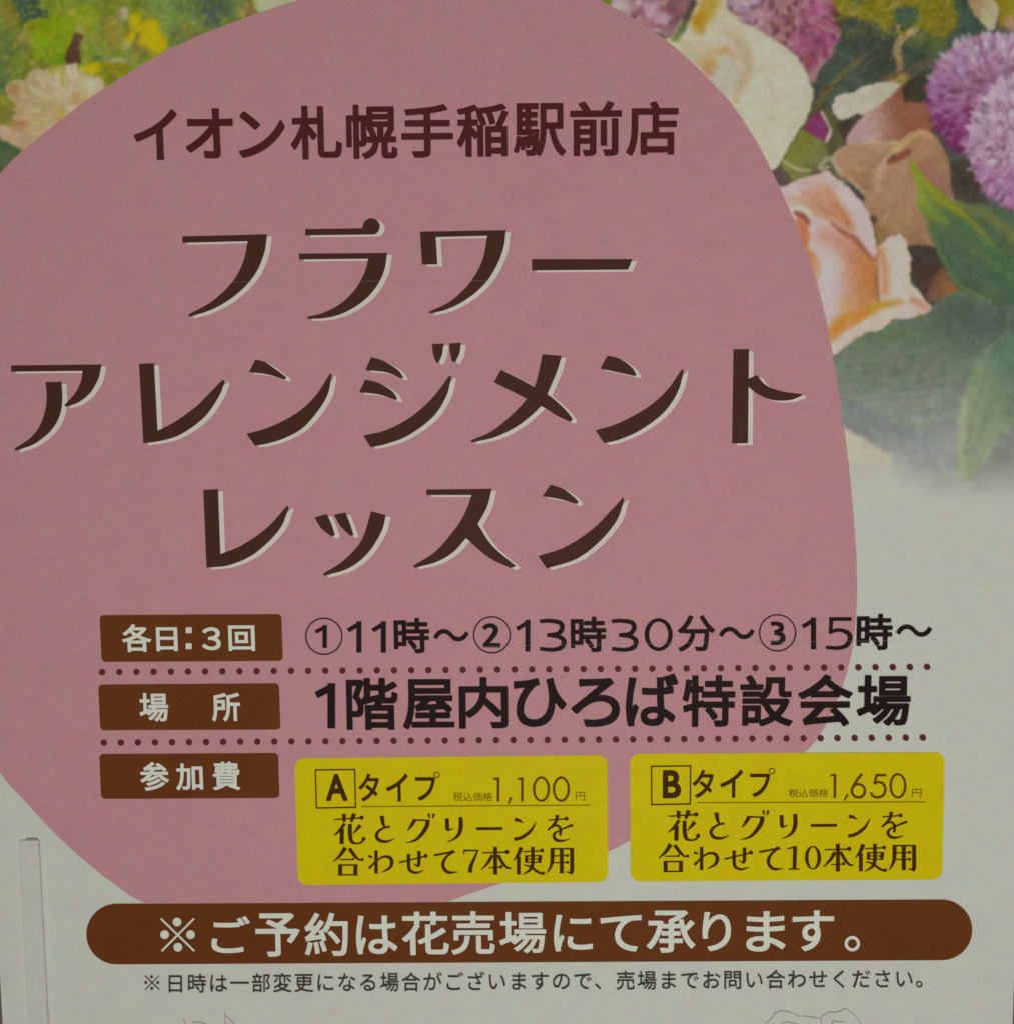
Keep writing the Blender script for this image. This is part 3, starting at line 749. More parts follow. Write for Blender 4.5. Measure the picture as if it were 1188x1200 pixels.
patch([(950, 258), (962, 256), (976, 264), (996, 276), (1012, 292), (1024, 306), (1026, 326), (1023, 350), (1012, 374), (990, 390), (968, 396), (960, 350), (958, 330), (963, 312), (956, 300), (950, 290)], (186, 160, 156), (166, 108, 66), ((962, 315), (1022, 305)), soft=2, tex=3)
spot(970, 322, 14, 26, (188, 166, 164), 10, 0.85); spot(966, 362, 8, 16, (186, 160, 154), 6, 0.85)
brush([(966, 276, 16), (986, 288, 14), (1006, 306, 10)], (176, 118, 96), soft=7, alpha=0.6)
brush([(975, 262, 3), (990, 274, 4), (1004, 282, 5), (1016, 296, 4), (1024, 304, 3)], (128, 70, 54), soft=2, alpha=0.85)
brush([(1006, 308, 14), (1014, 334, 18), (1008, 356, 14)], (172, 110, 56), soft=7, alpha=0.6)
brush([(974, 390, 16), (988, 376, 18), (1004, 372, 16), (1020, 364, 10)], (174, 116, 38), soft=5, alpha=0.85); spot(992, 358, 8, 10, (176, 134, 70), 6, 0.6)
patch([(1031, 292), (1044, 280), (1054, 278), (1062, 296), (1066, 314), (1066, 330), (1078, 346), (1062, 354), (1046, 352), (1036, 346), (1034, 320)], (180, 168, 152), soft=1.6, tex=3, jag=1.0)
brush([(1032, 294, 8), (1037, 318, 8), (1037, 342, 9)], (176, 122, 80), soft=3.5, alpha=0.9); brush([(1044, 284, 5), (1050, 300, 7), (1056, 326, 8)], (184, 170, 164), soft=4, alpha=0.7)
brush([(1027, 300, 3), (1027, 326, 5), (1027, 352, 6)], (132, 82, 38), soft=2.5, alpha=0.8)
brush([(1024, 360, 12), (1040, 356, 9), (1056, 354, 5)], (164, 128, 42), soft=3.5, alpha=0.85)
brush([(972, 410, 8), (996, 394, 12), (1020, 378, 10), (1048, 366, 9), (1066, 360, 7)], (186, 168, 150), soft=2.5, ident=e, alpha=0.95)
for o in range(9):
    brush([(968+o*4, 290+o*1.5, 1.4), (974+o*4.6, 325+o*2, 2.0), (972+o*4.4, 366-o*1, 1.4)], (178-o*3, 146-o*5, 132-o*8) if o % 2 else (194-o*3, 168-o*5, 160-o*9), soft=1.6, alpha=0.3)
for o in range(5):
    brush([(1040+o*4, 284+o*2, 1.2), (1044+o*4, 310, 1.6), (1046+o*5, 340, 1.2)], (192, 176, 164) if o % 2 else (168, 148, 134), soft=1.4, alpha=0.35)
    brush([(940+o*8, 222+o*3, 1.2), (956+o*9, 236+o*5, 1.6), (970+o*7, 256+o*3, 1.2)], (188, 152, 128) if o % 2 else (164, 116, 86), soft=1.5, alpha=0.35)
brush([(1070, 352, 7), (1082, 358, 8), (1086, 363, 4)], (174, 122, 94), soft=2.5, alpha=0.85); spot(1045, 376, 3, 2, (110, 70, 56), 1.5, 0.7); brush([(1076, 368, 3), (1086, 374, 2)], (120, 108, 50), soft=1.5, alpha=0.7)

# --- the photograph fades out into the white of the paper
fy = 516 + 22*np.clip((X-1040)/60, 0, 1)
t = np.clip((Y-fy)/58+N1*0.05*(Y < 565), 0, 1); t = (t*t*(3-2*t))[..., None]
paper_c = PAPER
t0 = 0.10*np.clip((Y-400)/120, 0, 1)[..., None]
RGB = RGB*(1-t0)+np.array((150., 152., 144.))*t0
RGB = RGB*(1-t)+paper_c*t
for _ in range(1):                                    # the softness of a screened photograph
    pad = np.pad(RGB, ((1, 1), (1, 1), (0, 0)), 'edge')
    RGB = (pad[:-2, 1:-1]+pad[2:, 1:-1]+pad[1:-1, :-2]+pad[1:-1, 2:]+2*RGB)/6
RGB += (N3*3.5*(1-t[..., 0]))[..., None]
RGB = np.clip(RGB, 8, 235)

# cells hidden under the oval or faded to white are left out; each flower, leaf and petal is its own piece of the print
cxm, cym = X[:-1, :-1]+CELL/2, Y[:-1, :-1]+CELL/2
dblob = np.full(cxm.shape, -99.0)
rows = slice(0, None)
dblob = sdist(cxm, cym, BLOB[::2])
x_lo, x_hi = P(0.8, 1150)[0], P(1187.6, 1150)[0]
wp = P(X, Y, L_PHOTO)
cell_ok = (dblob < 3.0) & (wp[:-1, :-1, 0] > x_lo+0.0003) & (wp[:-1, 1:, 0] < x_hi-0.0003) & (wp[:-1, :-1, 2] < zt) & (wp[1:, :-1, 2] < zt-0.0003)
cell_ok &= ~((cxm < 600) & (cym > 230)) & (cym < 600)
cell_id = ID[:-1, :-1]
lincol = np.concatenate([alb(RGB), np.ones(X.shape+(1,))], -1)
nx = X.shape[1]
vid = np.arange(X.size).reshape(X.shape)
quads = np.stack([vid[1:, :-1], vid[1:, 1:], vid[:-1, 1:], vid[:-1, :-1]], -1)
wpf, lcf = wp.reshape(-1, 3), lincol.reshape(-1, 4)

def grid_mesh(name, q, parent, label):
    u, inv = np.unique(q.reshape(-1), return_inverse=True)
    me = bpy.data.meshes.new(name)
    me.vertices.add(len(u)); me.vertices.foreach_set('co', wpf[u].astype(np.float32).ravel())
    me.loops.add(q.size); me.loops.foreach_set('vertex_index', inv.astype(np.int32).ravel())
    me.polygons.add(len(q)); me.polygons.foreach_set('loop_start', (np.arange(len(q))*4).astype(np.int32))
    ca = me.color_attributes.new('print', 'FLOAT_COLOR', 'POINT')
    ca.data.foreach_set('color', lcf[u].astype(np.float32).ravel())
    me.update(); me.validate()
    me.materials.append(M['photo'])
    o = bpy.data.objects.new(name, me)
    if label: o['label'] = label
    return link(o, parent)

photo = grid_mesh('flower_photograph', quads[cell_ok & (cell_id == 0)], poster, None)
for k in range(1, _next[0]+1):
    q = quads[cell_ok & (cell_id == k)]
    if len(q) > 12:
        grid_mesh(NAMES[k][0], q, photo, NAMES[k][1])

# ------------------------------------------------------------------ store name line
g = Geo(L_INK)
z1, z2 = zone(140, 110, 3.494), zone(460, 110, 3.3)
BW = 0.023
for ch, z, b in [('イ', z1, ((62, 66), (240, 272))), ('オ', z1, ((273, 61), (468, 266))), ('ン', z1, ((490, 73), (680, 263))), ('札', z1, ((703, 50), (912, 270))), ('幌', z1, ((930, 45), (1138, 268))),
                 ('手', z2, ((35, 42), (235, 248))), ('稲', z2, ((250, 40), (447, 245))), ('駅', z2, ((467, 37), (668, 242))), ('前', z2, ((685, 30), (885, 242))), ('店', z2, ((902, 31), (1103, 240)))]:
    put_text(g, ch, z, b, BW)
g.build('store_name', M['store'], poster)

# ------------------------------------------------------------------ big headline, traced
Z1, Z2, Z3, Z4, Z5, Z6 = zone(200, 240, 4.243), zone(470, 240, 4.097), zone(0, 400, 3.6), zone(310, 390, 3.494), zone(630, 400, 3.6), zone(220, 555, 2.2)
Zp = zone(0, 0, 1)
line1 = [
    (Z1, [(62, 158), (482, 148), [(470, 235), (432, 330), (375, 405), (295, 473), (200, 525)], (95, 557), (92, 546), [(195, 490), (270, 428), (330, 355), (368, 270)], (386, 182), (62, 190)]),
    (Z1, [(672, 122), (955, 118), [(962, 92), (976, 76), (998, 68), (1022, 75), (1038, 92), (1042, 112), (1034, 134), (1018, 147)], (998, 149), (672, 153)]),
    (Z1, [(641, 244), (1078, 240), [(1066, 320), (1030, 400), (965, 475), (870, 535), (780, 562)], (684, 569), (680, 558), [(760, 538), (850, 490), (920, 420), (965, 340)], (985, 269), (641, 273)]),
    (Z2, [(93, 130), (503, 123), [(490, 215), (450, 310), (395, 388), (310, 458), (220, 503)], (140, 522), (135, 514), [(225, 472), (300, 410), (355, 340), (395, 255)], (414, 150), (168, 156), (176, 287), (102, 287)]),
    (Z2, [(627, 262), (1107, 262), (1087, 312), (627, 316)]),
]
line2 = [
    (Z3, [(51, 102), (432, 98), [(418, 160), (380, 222), (330, 260)], (280, 276), (276, 268), [(320, 220), (345, 170)], (352, 125), (51, 128)]),
    (Z3, [(196, 172), (263, 171), [(267, 240), (257, 310), (220, 375), (150, 432)], (70, 461), (65, 453), [(135, 405), (175, 350), (197, 280)], (201, 220)]),
    (Z3, [(590, 95), (653, 93), (668, 377), [(740, 340), (830, 275), (900, 205)], (943, 161), (951, 172), [(925, 235), (865, 320), (770, 390), (690, 418)], (608, 430)]),
    (Zp, [(300, 421.5), [(311, 424.3), (324, 433)], (336.5, 442.5), (334, 445), [(315, 439)], (292.5, 436)]),
    (Zp, [(289.7, 508.3), [(310, 502.8), (332, 493.5), (353, 480.5), (371, 463)], (387.5, 437.5), (389.5, 439.5), [(385, 461), (375, 479), (356, 501), (335, 513), (315, 519.5)], (299.4, 522.2)]),
    (Z4, [(438, 100), [(490, 116), (545, 150)], (570, 183), (563, 187), [(500, 162)], (415, 153)]),
    (Z4, [(413, 192), [(470, 206), (525, 240)], (545, 270), (540, 276), [(470, 253)], (390, 243)]),
    (Z4, [(406, 421), [(500, 398), (600, 345), (690, 265)], (758, 175), (766, 180), [(745, 260), (690, 345), (590, 420), (500, 455)], (436, 468)]),
    (Z4, [(687, 46), (735, 44), [(728, 90)], (714, 121), (703, 122), [(691, 85)]]),
    (Z4, [(757, 44), (805, 41), [(799, 85)], (782, 119), (770, 119), [(761, 85)]]),
    (Zp, [(635.3, 415.2), (657.8, 417.2), [(652, 436), (641, 461.7), (635, 474.4), (611, 496), (582, 511.6)], (553, 518.5), (552, 516), [(577, 505), (602, 484), (619, 465), (628, 448)]]),
    (Zp, [(587, 433.5), [(612, 446), (641, 462), (660, 478)], (670.5, 490.5), (668, 494.5), [(652, 487), (635, 476.5)], (579, 448)]),
    (Z5, [(293, 61), [(340, 72), (390, 105)], (415, 140), (408, 147), [(340, 132)], (262, 115)]),
    (Z5, [(242, 376), [(340, 345), (460, 280), (545, 205)], (606, 118), (613, 124), [(590, 210), (530, 300), (430, 375), (340, 415)], (278, 429)]),
    (Z5, [(823, 34), (888, 33), (884, 429), (817, 431)]),
    (Z5, [(882, 159), (888, 157), (922, 143), [(960, 185), (1030, 212)], (1108, 222), (1110, 230), [(1060, 248), (990, 248), (930, 225)], (885, 192)]),
]
line3 = [
    (Z6, [(42, 42), (80, 40), (86, 207), [(140, 185), (205, 140)], (258, 82), (262, 88), [(237, 145), (175, 205), (110, 235)], (50, 242)]),
    (Z6, [(328, 113), (360, 104), [(372, 130)], (381, 158), (372, 162), [(345, 140)]]),
    (Z6, [(378, 106), (408, 100), [(420, 130)], (429, 158), (420, 160), [(395, 135)]]),
    (Z6, [(474, 97), (512, 107), [(500, 150), (465, 205), (415, 244)], (352, 263), (350, 258), [(405, 222), (450, 170)]]),
    (Z6, [(616, 41), (784, 39), [(772, 85)], (748, 130), [(785, 185)], (846, 238), (832, 243), [(775, 215)], (718, 166), [(685, 202), (640, 228)], (586, 242), (582, 237), [(640, 200), (695, 135), (720, 90)], (732, 55), (616, 55)]),
    (Z6, [(935, 28), [(970, 41), (1000, 65)], (1006, 76), (998, 78), [(960, 66)], (914, 58)]),
    (Z6, [(903, 212), [(970, 190), (1040, 145), (1090, 95)], (1120, 62), (1124, 66), [(1105, 120), (1060, 175), (1000, 220)], (924, 244)]),
]
for ln in (line1, line2, line3):
    g, h = Geo(L_INK), Geo(L_HALO)
    for z, it in ln:
        pts = path([z(p) for p in it])
        g.poly(pts)
        h.poly([(x+5.6, y+2.3) for x, y in pts])
    o = g.build('headline_lettering', M['head'], poster)
    h.build('pale_offset_lettering', M['halo'], o)

# ------------------------------------------------------------------ label plates, left
zP = zone(110, 710, 3.21)
def plate(c, chars):
    g = Geo(L_PANEL); g.poly(rounded([zP(p) for p in c], 16/3.21))
    o = g.build('label_plate', M['brown'], poster)
    t = Geo(L_TOP)
    for ch, b in chars:
        if ch == ':':
            for y in (90, 150):
                t.poly([zP(p) for p in ((349, y-11), (371, y-11), (371, y+11), (349, y+11))])
        else:
            put_text(t, ch, zP, b, 0.021)
    t.build('lettering', M['white'], o)
plate([(24, 34), (707, 30), (713, 206), (32, 210)], [('各', ((110, 67), (219, 172))), ('日', ((238, 79), (318, 169))), (':', None), ('３', ((410, 79), (480, 165))), ('回', ((509, 72), (608, 168)))])
plate([(19, 295), (698, 290), (704, 464), (27, 467)], [('場', ((175, 326), (283, 433))), ('所', ((447, 325), (553, 432)))])
plate([(23, 556), (695, 552), (700, 721), (30, 725)], [('参', ((178, 585), (285, 693))), ('加', ((312, 590), (413, 691))), ('費', ((450, 584), (552, 691)))])

# dotted rules
for (xa, ya), (xb, yb) in (((120.6, 787.3), (1085.2, 781.2)), ((122.6, 869.8), (1080.2, 863.9))):
    g = Geo(L_INK)
    for i in range(49):
        t = i/48
        g.ring((xa+(xb-xa)*t, ya+(yb-ya)*t), 3.75, n=14)
    g.build('dotted_rule', M['dot'], poster)

# ------------------------------------------------------------------ times
T1, T2 = zone(340, 710, 2.97), zone(730, 710, 2.97)
g = Geo(L_INK)
def S_(z, *pts, smooth=True): g.stroke([z(p) for p in pts], smooth)
def one(z, xf, yf, xs, y0, y1, w, wf): S_(z, (xf, yf, wf), (xs+w*0.3, y0+wf*0.42, wf)); S_(z, (xs, y0, w), (xs, y1, w))
def three(z, dx, dy, w=15): S_(z, (868+dx, 53+dy, w*.8), (900+dx, 51+dy, w*.85), (938+dx, 58+dy, w), (945+dx, 78+dy, w*1.05), (930+dx, 96+dy, w*.9), (893+dx, 101+dy, w*.75)); S_(z, (893+dx, 101+dy, w*.75), (932+dx, 106+dy, w*.9), (952+dx, 122+dy, w*1.1), (942+dx, 144+dy, w), (910+dx, 152+dy, w*.85), (868+dx, 148+dy, w*.8))
for z, c in ((T1, (119, 105)), (T1, (702, 100)), (T2, (535, 93))):
    g.ring(z(c), 65/2.97, 4.6/2.97, n=56)
one(T1, 90, 90, 122, 66, 145, 15.5, 13)
one(T1, 203, 85, 241, 53, 162, 18, 15); one(T1, 288, 85, 326, 53, 162, 18, 15)
S_(T1, (674, 79, 15), (684, 70, 15), (702, 68, 16), (715, 78, 18), (712, 95, 18), (698, 114, 16), (678, 136, 14)); S_(T1, (672, 136, 15), (732, 136, 15))
one(T1, 788, 80, 826, 48, 158, 18, 14); three(T1, 0, 0, 16); three(T1, 250, 0, 16)
g.ring(T2((122, 99)), (49/2.97, 57/2.97), (16/2.97, 12/2.97))
S_(T2, (512, 62, 14), (530, 61, 14), (547, 67, 17), (547, 82, 16), (524, 92, 13)); S_(T2, (524, 92, 13), (550, 100, 17), (553, 115, 18), (540, 127, 15), (512, 128, 14))
one(T2, 622, 72, 660, 40, 150, 18, 14)
S_(T2, (792, 45, 13), (714, 45, 13)); S_(T2, (722, 43, 14), (719, 94, 12)); S_(T2, (714, 93, 11), (745, 83, 12), (778, 92, 16), (787, 112, 17), (775, 136, 15), (745, 146, 13), (703, 143, 12))
for z, b in ((T1, ((362, 41), (485, 164))), (T1, ((975, 37), (1098, 160))), (T2, ((810, 27), (935, 153)))):
    put_text(g, '時', z, b, 0.024)
put_text(g, '分', T2, ((188, 32), (318, 158)), 0.018)
for z, b in ((T1, ((500, 80), (622, 123))), (T2, ((332, 72), (455, 115))), (T2, ((948, 64), (1072, 107)))):
    put_text(g, '～', z, b, 0.012)
g.build('time_line', M['black'], poster)

# ------------------------------------------------------------------ place
g = Geo(L_INK)
one(T1, 92, 310, 145, 268, 425, 27, 24)
for ch, z, b in [('階', T1, ((197, 250), (376, 431))), ('屋', T1, ((393, 254), (572, 428))), ('内', T1, ((588, 247), (758, 426))), ('ひ', T1, ((777, 250), (960, 420))), ('ろ', T1, ((977, 250), (1146, 420))),
                 ('ば', T2, ((8, 235), (190, 418))), ('特', T2, ((205, 240), (388, 420))), ('設', T2, ((405, 240), (588, 418))), ('会', T2, ((606, 238), (796, 418))), ('場', T2, ((811, 240), (998, 416)))]:
    put_text(g, ch, z, b, 0.023)
g.build('place_line', M['black'], poster)

# ------------------------------------------------------------------ yellow price panels
def serif_rows(g, d1, d2, d3, ten):
    """the two lines of tall-contrast lettering; d1, d2, d3 = offsets of row one, row two and its end"""
    A1, A2 = zone(380, 940, 7.425, *d1), zone(530, 940, 7.425, *d1)
    st = lambda z, *p: g.stroke([z(q) for q in p])
    ball = lambda z, x, y, r: g.ring(z((x, y)), r/7.425, n=14)
    # 花
    st(A1, (90, 146, 10), (325, 132, 13)); ball(A1, 330, 130, 18)
    st(A1, (175, 98, 36), (178, 166, 26)); st(A1, (264, 95, 38), (238, 168, 24))
    st(A1, (182, 180, 26), (135, 245, 24), (85, 288, 4)); st(A1, (159, 228, 36), (156, 358, 37))
    st(A1, (228, 185, 33), (229, 280, 35), (243, 338, 30), (285, 354, 15), (325, 345, 16), (346, 320, 20)); ball(A1, 346, 315, 18)
    st(A1, (318, 196, 34), (285, 235, 22), (252, 270, 5))
    # と
    st(A1, (504, 114, 36), (513, 170, 32), (528, 212, 18)); st(A1, (574, 208, 20), (525, 218, 16), (472, 252, 24), (458, 292, 29), (486, 328, 28), (550, 337, 20), (616, 311, 4))
    # グ
    st(A1, (784, 150, 14), (922, 154, 11)); st(A1, (790, 148, 34), (760, 200, 26), (725, 245, 5)); st(A1, (903, 152, 36), (896, 200, 37), (855, 268, 33), (795, 325, 20), (712, 350, 4))
    st(A1, (912, 96, 24), (918, 134, 10)); st(A1, (957, 96, 24), (944, 136, 10))
    # リ
    st(A1, (1071, 136, 32), (1073, 222, 34), (1082, 244, 14)); st(A1, (1066, 238, 16), (1090, 237, 14), (1127, 222, 4)); st(A2, (75, 126, 34), (76, 215, 37), (55, 280, 28), (5, 322, 13), (-45, 341, 4))
    # ー ン
    st(A2, (211, 226, 24), (437, 224, 24)); st(A2, (540, 148, 30), (575, 152, 26), (616, 174, 5)); st(A2, (535, 319, 27), (605, 300, 27), (680, 243, 24), (726, 165, 4))
    # を
    st(A2, (832, 152, 10), (985, 140, 12)); ball(A2, 990, 138, 17); st(A2, (912, 107, 32), (893, 172, 24), (828, 240, 16)); st(A2, (846, 226, 8), (886, 200, 16), (920, 202, 20), (938, 234, 26), (934, 286, 20))
    st(A2, (1046, 192, 22), (985, 216, 15), (925, 242, 12)); st(A2, (940, 238, 8), (900, 256, 16), (880, 288, 25), (900, 322, 26), (950, 332, 18), (1018, 314, 4))
    # second row
    B1 = zone(380, 940, 7.425, *d2)
    st(B1, (188, 390, 36), (142, 458, 26), (80, 515, 4)); st(B1, (222, 398, 32), (268, 460, 27), (306, 494, 16), (336, 494, 14)); ball(B1, 336, 493, 13)
    st(B1, (138, 495, 9), (264, 493, 11)); ball(B1, 256, 487, 10)
    st(B1, (143, 536, 34), (143, 633, 35)); st(B1, (277, 536, 34), (275, 632, 34)); st(B1, (128, 541, 12), (293, 541, 12)); st(B1, (128, 627, 11), (292, 626, 11))
    st(B1, (455, 414, 28), (455, 614, 30)); st(B1, (390, 462, 26), (428, 476, 6)); st(B1, (466, 488, 9), (430, 532, 15), (393, 570, 24)); st(B1, (432, 534, 7), (475, 492, 14), (525, 468, 18), (575, 478, 28), (592, 518, 32), (572, 566, 23), (505, 604, 4))
    st(B1, (655, 520, 15), (770, 492, 11), (882, 466, 12)); ball(B1, 885, 462, 17); st(B1, (737, 446, 30), (739, 560, 29), (758, 594, 24), (805, 608, 18), (868, 588, 4)); st(B1, (828, 419, 30), (826, 528, 29), (812, 548, 18), (778, 530, 4))
    st(B1, (957, 457, 17), (1095, 432, 15)); st(B1, (1086, 436, 10), (1118, 426, 28), (1142, 432, 4)); st(B1, (1118, 430, 14), (1064, 472, 20), (1035, 530, 28), (1050, 580, 29), (1092, 606, 22), (1166, 601, 4))
    if ten:
        T = zone(915, 935, 6.988)
        st(T, (109, 390, 31), (103, 577, 31)); st(T, (44, 414, 6), (100, 398, 15)); st(T, (55, 577, 9), (145, 577, 9))
        g.ring(T((255, 484)), (66/6.988, 95/6.988), (29/6.988, 8/6.988))
    else:
        st(A2, (100, 415, 14), (231, 415, 12)); st(A2, (110, 412, 16), (98, 452, 4)); st(A2, (222, 417, 12), (186, 500, 25), (162, 560, 34), (158, 606, 36))
    B2 = zone(530, 940, 7.425, *d3)
    st(B2, (262, 435, 9), (470, 430, 12)); ball(B2, 475, 427, 18); st(B2, (376, 384, 34), (376, 623, 34)); st(B2, (350, 455, 28), (312, 520, 24), (250, 586, 4)); st(B2, (400, 455, 26), (440, 526, 28), (480, 566, 17), (510, 566, 13)); st(B2, (318, 565, 8), (420, 560, 9)); ball(B2, 425, 556, 14)
    st(B2, (597, 388, 36), (572, 448, 28), (528, 506, 4)); st(B2, (575, 466, 32), (575, 622, 32)); st(B2, (612, 425, 9), (775, 418, 11)); ball(B2, 778, 415, 16); st(B2, (697, 384, 31), (696, 530, 30), (674, 582, 22), (610, 623, 4))
    st(B2, (643, 458, 26), (641, 521, 26)); st(B2, (763, 456, 32), (756, 521, 28)); st(B2, (631, 461, 9), (778, 461, 9)); st(B2, (645, 489, 8), (760, 489, 8)); st(B2, (630, 517, 9), (769, 517, 9))
    st(B2, (618, 540, 7), (680, 556, 18), (735, 598, 22), (786, 620, 15)); ball(B2, 788, 612, 14)
    st(B2, (868, 399, 34), (866, 500, 33), (851, 560, 22), (818, 613, 4)); st(B2, (853, 400, 12), (1053, 399, 12)); st(B2, (948, 402, 34), (948, 612, 34)); st(B2, (1037, 400, 34), (1037, 588, 33), (1022, 606, 18), (984, 600, 4))
    st(B2, (880, 462, 9), (995, 459, 9)); ball(B2, 998, 457, 13); st(B2, (880, 520, 9), (995, 519, 9)); ball(B2, 998, 517, 13)

def panel(corners, letter, zl, lb, frame, ty, zd, digits, tax, yen, rule, offs, ten, label):
    g = Geo(L_PANEL); g.poly(rounded(corners, 11))
    o = g.build('price_panel', M['yellow'], poster, label)
    g = Geo(L_TOP)
    q = [zl(p) for p in frame]; c = np.mean(q, 0)
    inn = [tuple(np.array(p)-np.sign(np.array(p)-c)*1.5) for p in q]
    g.poly(q, [inn[::-1]])
    put_text(g, letter, zl, lb, 0.028)
    g.build('letter_box', M['serif'], o)
    g = Geo(L_TOP)
    for ch, b in zip('タイ', ty): put_text(g, ch, zl, b, 0.016)
    put_text(g, 'フ', zl, ty[2], 0.016)
    g.ring(zl(ty[3]), 26/6.988, 7/6.988, n=20)
    serif_rows(g, *offs, ten)
    g.build('lettering', M['serif'], o)
    g = Geo(L_TOP); digits(g, zd)
    g.build('price_figures', M['thin'], o)
    g = Geo(L_TOP)
    put_text(g, '税込価格', zd, tax, 0.0); put_text(g, '円', zd, yen, 0.0)
    g.stroke([(rule[0][0], rule[0][1], 1.0), (rule[1][0], rule[1][1], 1.0)])
    g.build('small_print', M['faint'], o)

def digits_a(g, z):
    st = lambda *p: g.stroke([z(q) for q in p])
    for x in (422, 605):
        st((x-34, 147, 16), (x-6, 144, 16)); st((x, 136, 19), (x-1, 320, 19))
    st((518, 290, 18), (497, 341, 11))
    for x in (752, 906): g.ring(z((x, 225)), (66/6.6, 98/6.6), (18/6.6, 17/6.6), n=44)
def digits_b(g, z):
    st = lambda *p: g.stroke([z(q) for q in p])
    st((388, 144, 15), (415, 141, 15)); st((421, 134, 18), (419, 310, 18)); st((513, 282, 16), (490, 328, 10))
    st((618, 132, 18), (580, 182, 18), (550, 232, 17)); g.ring(z((592, 257)), (57/6.253, 57/6.253), (18/6.253, 17/6.253), n=40)
    st((795, 142, 17), (722, 142, 17)); st((727, 136, 17), (708, 210, 17)); st((704, 206, 14), (738, 193, 17), (775, 208, 18), (789, 248, 18), (774, 288, 18), (735, 305, 17), (700, 296, 17), (682, 268, 17))
    g.ring(z((881, 220)), (62/6.253, 93/6.253), (17/6.253, 16/6.253), n=44)

zA, zB = zone(340, 870, 3.126), zone(730, 870, 3.126)
zl1, zl2 = zone(360, 890, 6.988), zone(750, 885, 6.988)
panel([zA(p) for p in ((17, 57), (1160, 45), (1163, 509), (30, 521))], 'A', zl1, ((157, 115), (332, 335)), [(66, 76), (398, 73), (405, 392), (75, 398)],
      [((425, 112), (592, 338)), ((650, 112), (828, 340)), ((887, 140), (1052, 332)), (1063, 122)], zone(520, 890, 6.6), digits_a, ((75, 250), (378, 318)), ((1018, 247), (1088, 313)),
      ((424, 944.6), (690.9, 942.8)), ((0, 0), (0, 0), (0, 0)), False, 'A type price panel')
panel([zB(p) for p in ((24, 40), (1175, 35), (1165, 501), (26, 508))], 'B', zl2, ((181, 118), (330, 348)), [(83, 82), (413, 78), (410, 400), (85, 405)],
      [((425, 115), (597, 345)), ((650, 115), (835, 343)), ((893, 146), (1058, 338)), (1073, 125)], zone(910, 885, 6.253), digits_b, ((82, 243), (372, 303)), ((985, 243), (1053, 303)),
      ((816, 940.0), (1084, 939.0)), ((390.6, -3.8), (-379.8+760.0-0.3, -4.0), (400, -3.6)), True, 'B type price panel')

# ------------------------------------------------------------------ brown notice banner
g = Geo(L_PANEL)
out = []
for cx_, cy_, a0 in ((1102.6, 1089.2, -90), (137.6, 1094.1, 90)):
    for i in range(25):
        a = math.radians(a0+180*i/24)
        out.append((cx_+35.6*math.cos(a), cy_+35.4*math.sin(a)))
g.poly(out)
ban = g.build('notice_banner', M['brown'], poster)
g = Geo(L_TOP)
zK = zone(0, 900, 4)
g.stroke([zK((758, 702, 9)), zK((915, 854, 9))]); g.stroke([zK((913, 702, 9)), zK((762, 854, 9))])
for c in ((834, 718), (776, 777), (897, 777), (838, 836)): g.ring(zK(c), 5.1, n=24)
B1, B2 = zone(90, 1045, 2.16), zone(600, 1045, 2.16)
for ch, z, b in [('ご', B1, ((342, 60), (441, 153))), ('予', B1, ((454, 52), (566, 162))), ('約', B1, ((578, 51), (688, 160))), ('は', B1, ((708, 58), (812, 156))), ('花', B1, ((824, 48), (942, 158))), ('売', B1, ((949, 47), (1058, 157))),
                 ('場', B2, ((-32, 49), (85, 153))), ('に', B2, ((105, 56), (203, 149))), ('て', B2, ((222, 57), (326, 149))), ('承', B2, ((339, 45), (462, 152))), ('り', B2, ((480, 49), (552, 148))), ('ま', B2, ((591, 47), (690, 149))), ('す', B2, ((707, 45), (812, 148)))]:
    put_text(g, ch, z, b, 0.016)
g.ring(zone(960, 980, 5.21)((195, 650)), 47/5.21, 19/5.21, n=30)
g.build('lettering', M['white'], ban)

# small note under it: full-width type at an even pitch
g = Geo(L_INK)
note = '日時は一部変更になる場合がございますので、売場までお問い合わせください。'
x0, pitch, em = 206.2, 25.06, 23.6
for i, ch in enumerate(note):
    v, f = glyph(ch, 0.004)
    cx_ = x0+i*pitch
    cy_ = 1151.8-(cx_-206)*0.0068
    x = cx_+(v[:, 0]-0.5)*em; y = cy_-(v[:, 1]-0.38)*em
    b = len(g.v)
    g.v += [tuple(q) for q in P(x, y, g.lift)]
    g.f += [tuple(b+i_ for i_ in q) for q in f]
zN = zone(0, 900, 4)
g.stroke([zN((682, 971, 4)), zN((750, 1036, 4))]); g.stroke([zN((748, 971, 4)), zN((684, 1036, 4))])
for c in ((714, 976), (687, 1003), (743, 1003), (715, 1030)): g.ring(zN(c), 1.7, n=12)
g.build('note_line', M['grey'], poster)

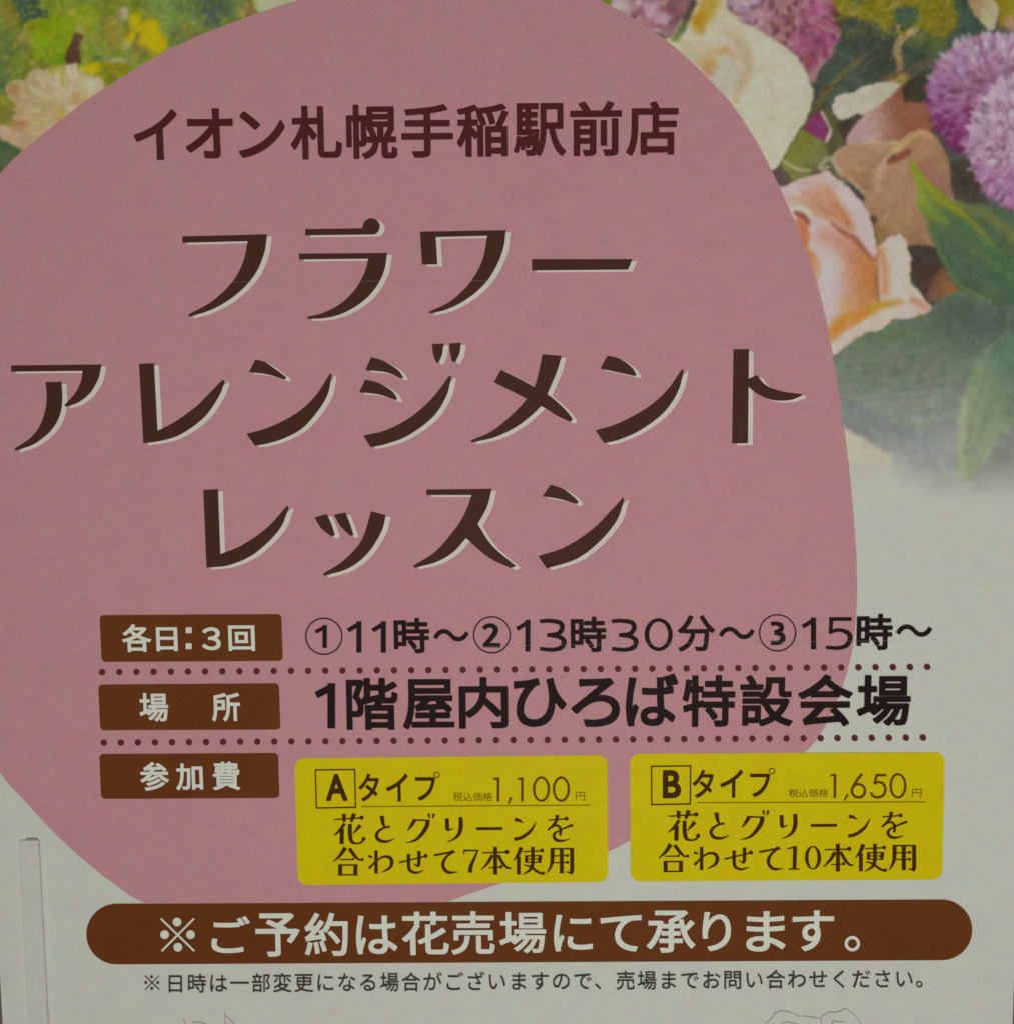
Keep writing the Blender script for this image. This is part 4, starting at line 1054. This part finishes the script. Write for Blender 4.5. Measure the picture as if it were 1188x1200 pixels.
# faint line drawing of flowers at the foot of the sheet
zD = zone(860, 1160, 5.94); zE = zone(180, 1170, 7.425)
g = Geo(L_INK)
def wob(z, pts, w=0.85):
    q = catmull([z(p) for p in pts], 8)
    g.stroke([(x+random.gauss(0, .35), y+random.gauss(0, .35), w*random.uniform(.6, 1.3)) for x, y in q], smooth=False)
wob(zD, [(215, 300), (222, 232), (262, 190), (285, 158), (340, 142), (400, 158), (450, 178), (540, 185), (598, 205), (600, 240)])
wob(zD, [(598, 205), (612, 180), (650, 158), (720, 150), (765, 128), (812, 150), (845, 192), (870, 225), (880, 300)])
wob(zD, [(300, 250), (350, 222), (400, 228), (440, 240)]); wob(zD, [(690, 212), (720, 218), (760, 216)])
wob(zD, [(300, 250), (280, 400), (420, 560), (640, 540), (800, 460), (880, 300)]); wob(zD, [(440, 240), (520, 330), (640, 320), (690, 212)])
wob(zE, [(272, 165), (268, 190), (285, 225), (300, 330)]); wob(zE, [(620, 118), (622, 170), (624, 230), (600, 360)]); wob(zE, [(622, 134), (660, 170), (695, 212), (760, 330)]); wob(zE, [(340, 205), (420, 205), (470, 230)])
g.build('line_drawing_print', M['line'], poster)

# two hair-thin creases across the sheet
cm = bpy.data.materials.new('crease'); cm.use_nodes = True
bs = cm.node_tree.nodes['Principled BSDF']
bs.inputs['Base Color'].default_value = (0.55, 0.45, 0.42, 1); bs.inputs['Alpha'].default_value = 0.22
for pts in ([(190, 331.5), (420, 330), (720, 328.5)], [(560, 757), (800, 753), (1060, 750)]):
    g = Geo(0.0013)
    g.stroke([(x, y, 0.7) for x, y in pts])
    g.build('crease', cm, poster)

# ------------------------------------------------------------------ white plastic edge strip over the lower left of the sheet
a = P(24.5, 1000); b = P(47.8, 1000)
ztop = P(36, 983.5)[2]
D = 0.0020
strip = bpy.data.objects.new('plastic_strip', None)
strip.location = ((a[0]+b[0])/2, 0, zb)
strip['label'] = 'narrow white plastic strip standing upright on the left margin of the poster'
strip['category'] = 'strip'
COL.objects.link(strip)
ROOT_OF['plastic_strip'] = tuple(strip.location)
x0, x1 = a[0], b[0]
box('rail', (x0, -D, zb-0.004), (x1, -0.0001, ztop), M['strip'], strip, bevel=0.0005)
m = x1-x0
box('open_end_shade', (x0+m*0.36, -D*0.7, ztop-0.0002), (x0+m*0.92, -0.0004, ztop+0.0009), M['mouth_shade'], strip, bevel=0.0003)  # solid block; the dark of the channel opening is put into its colour
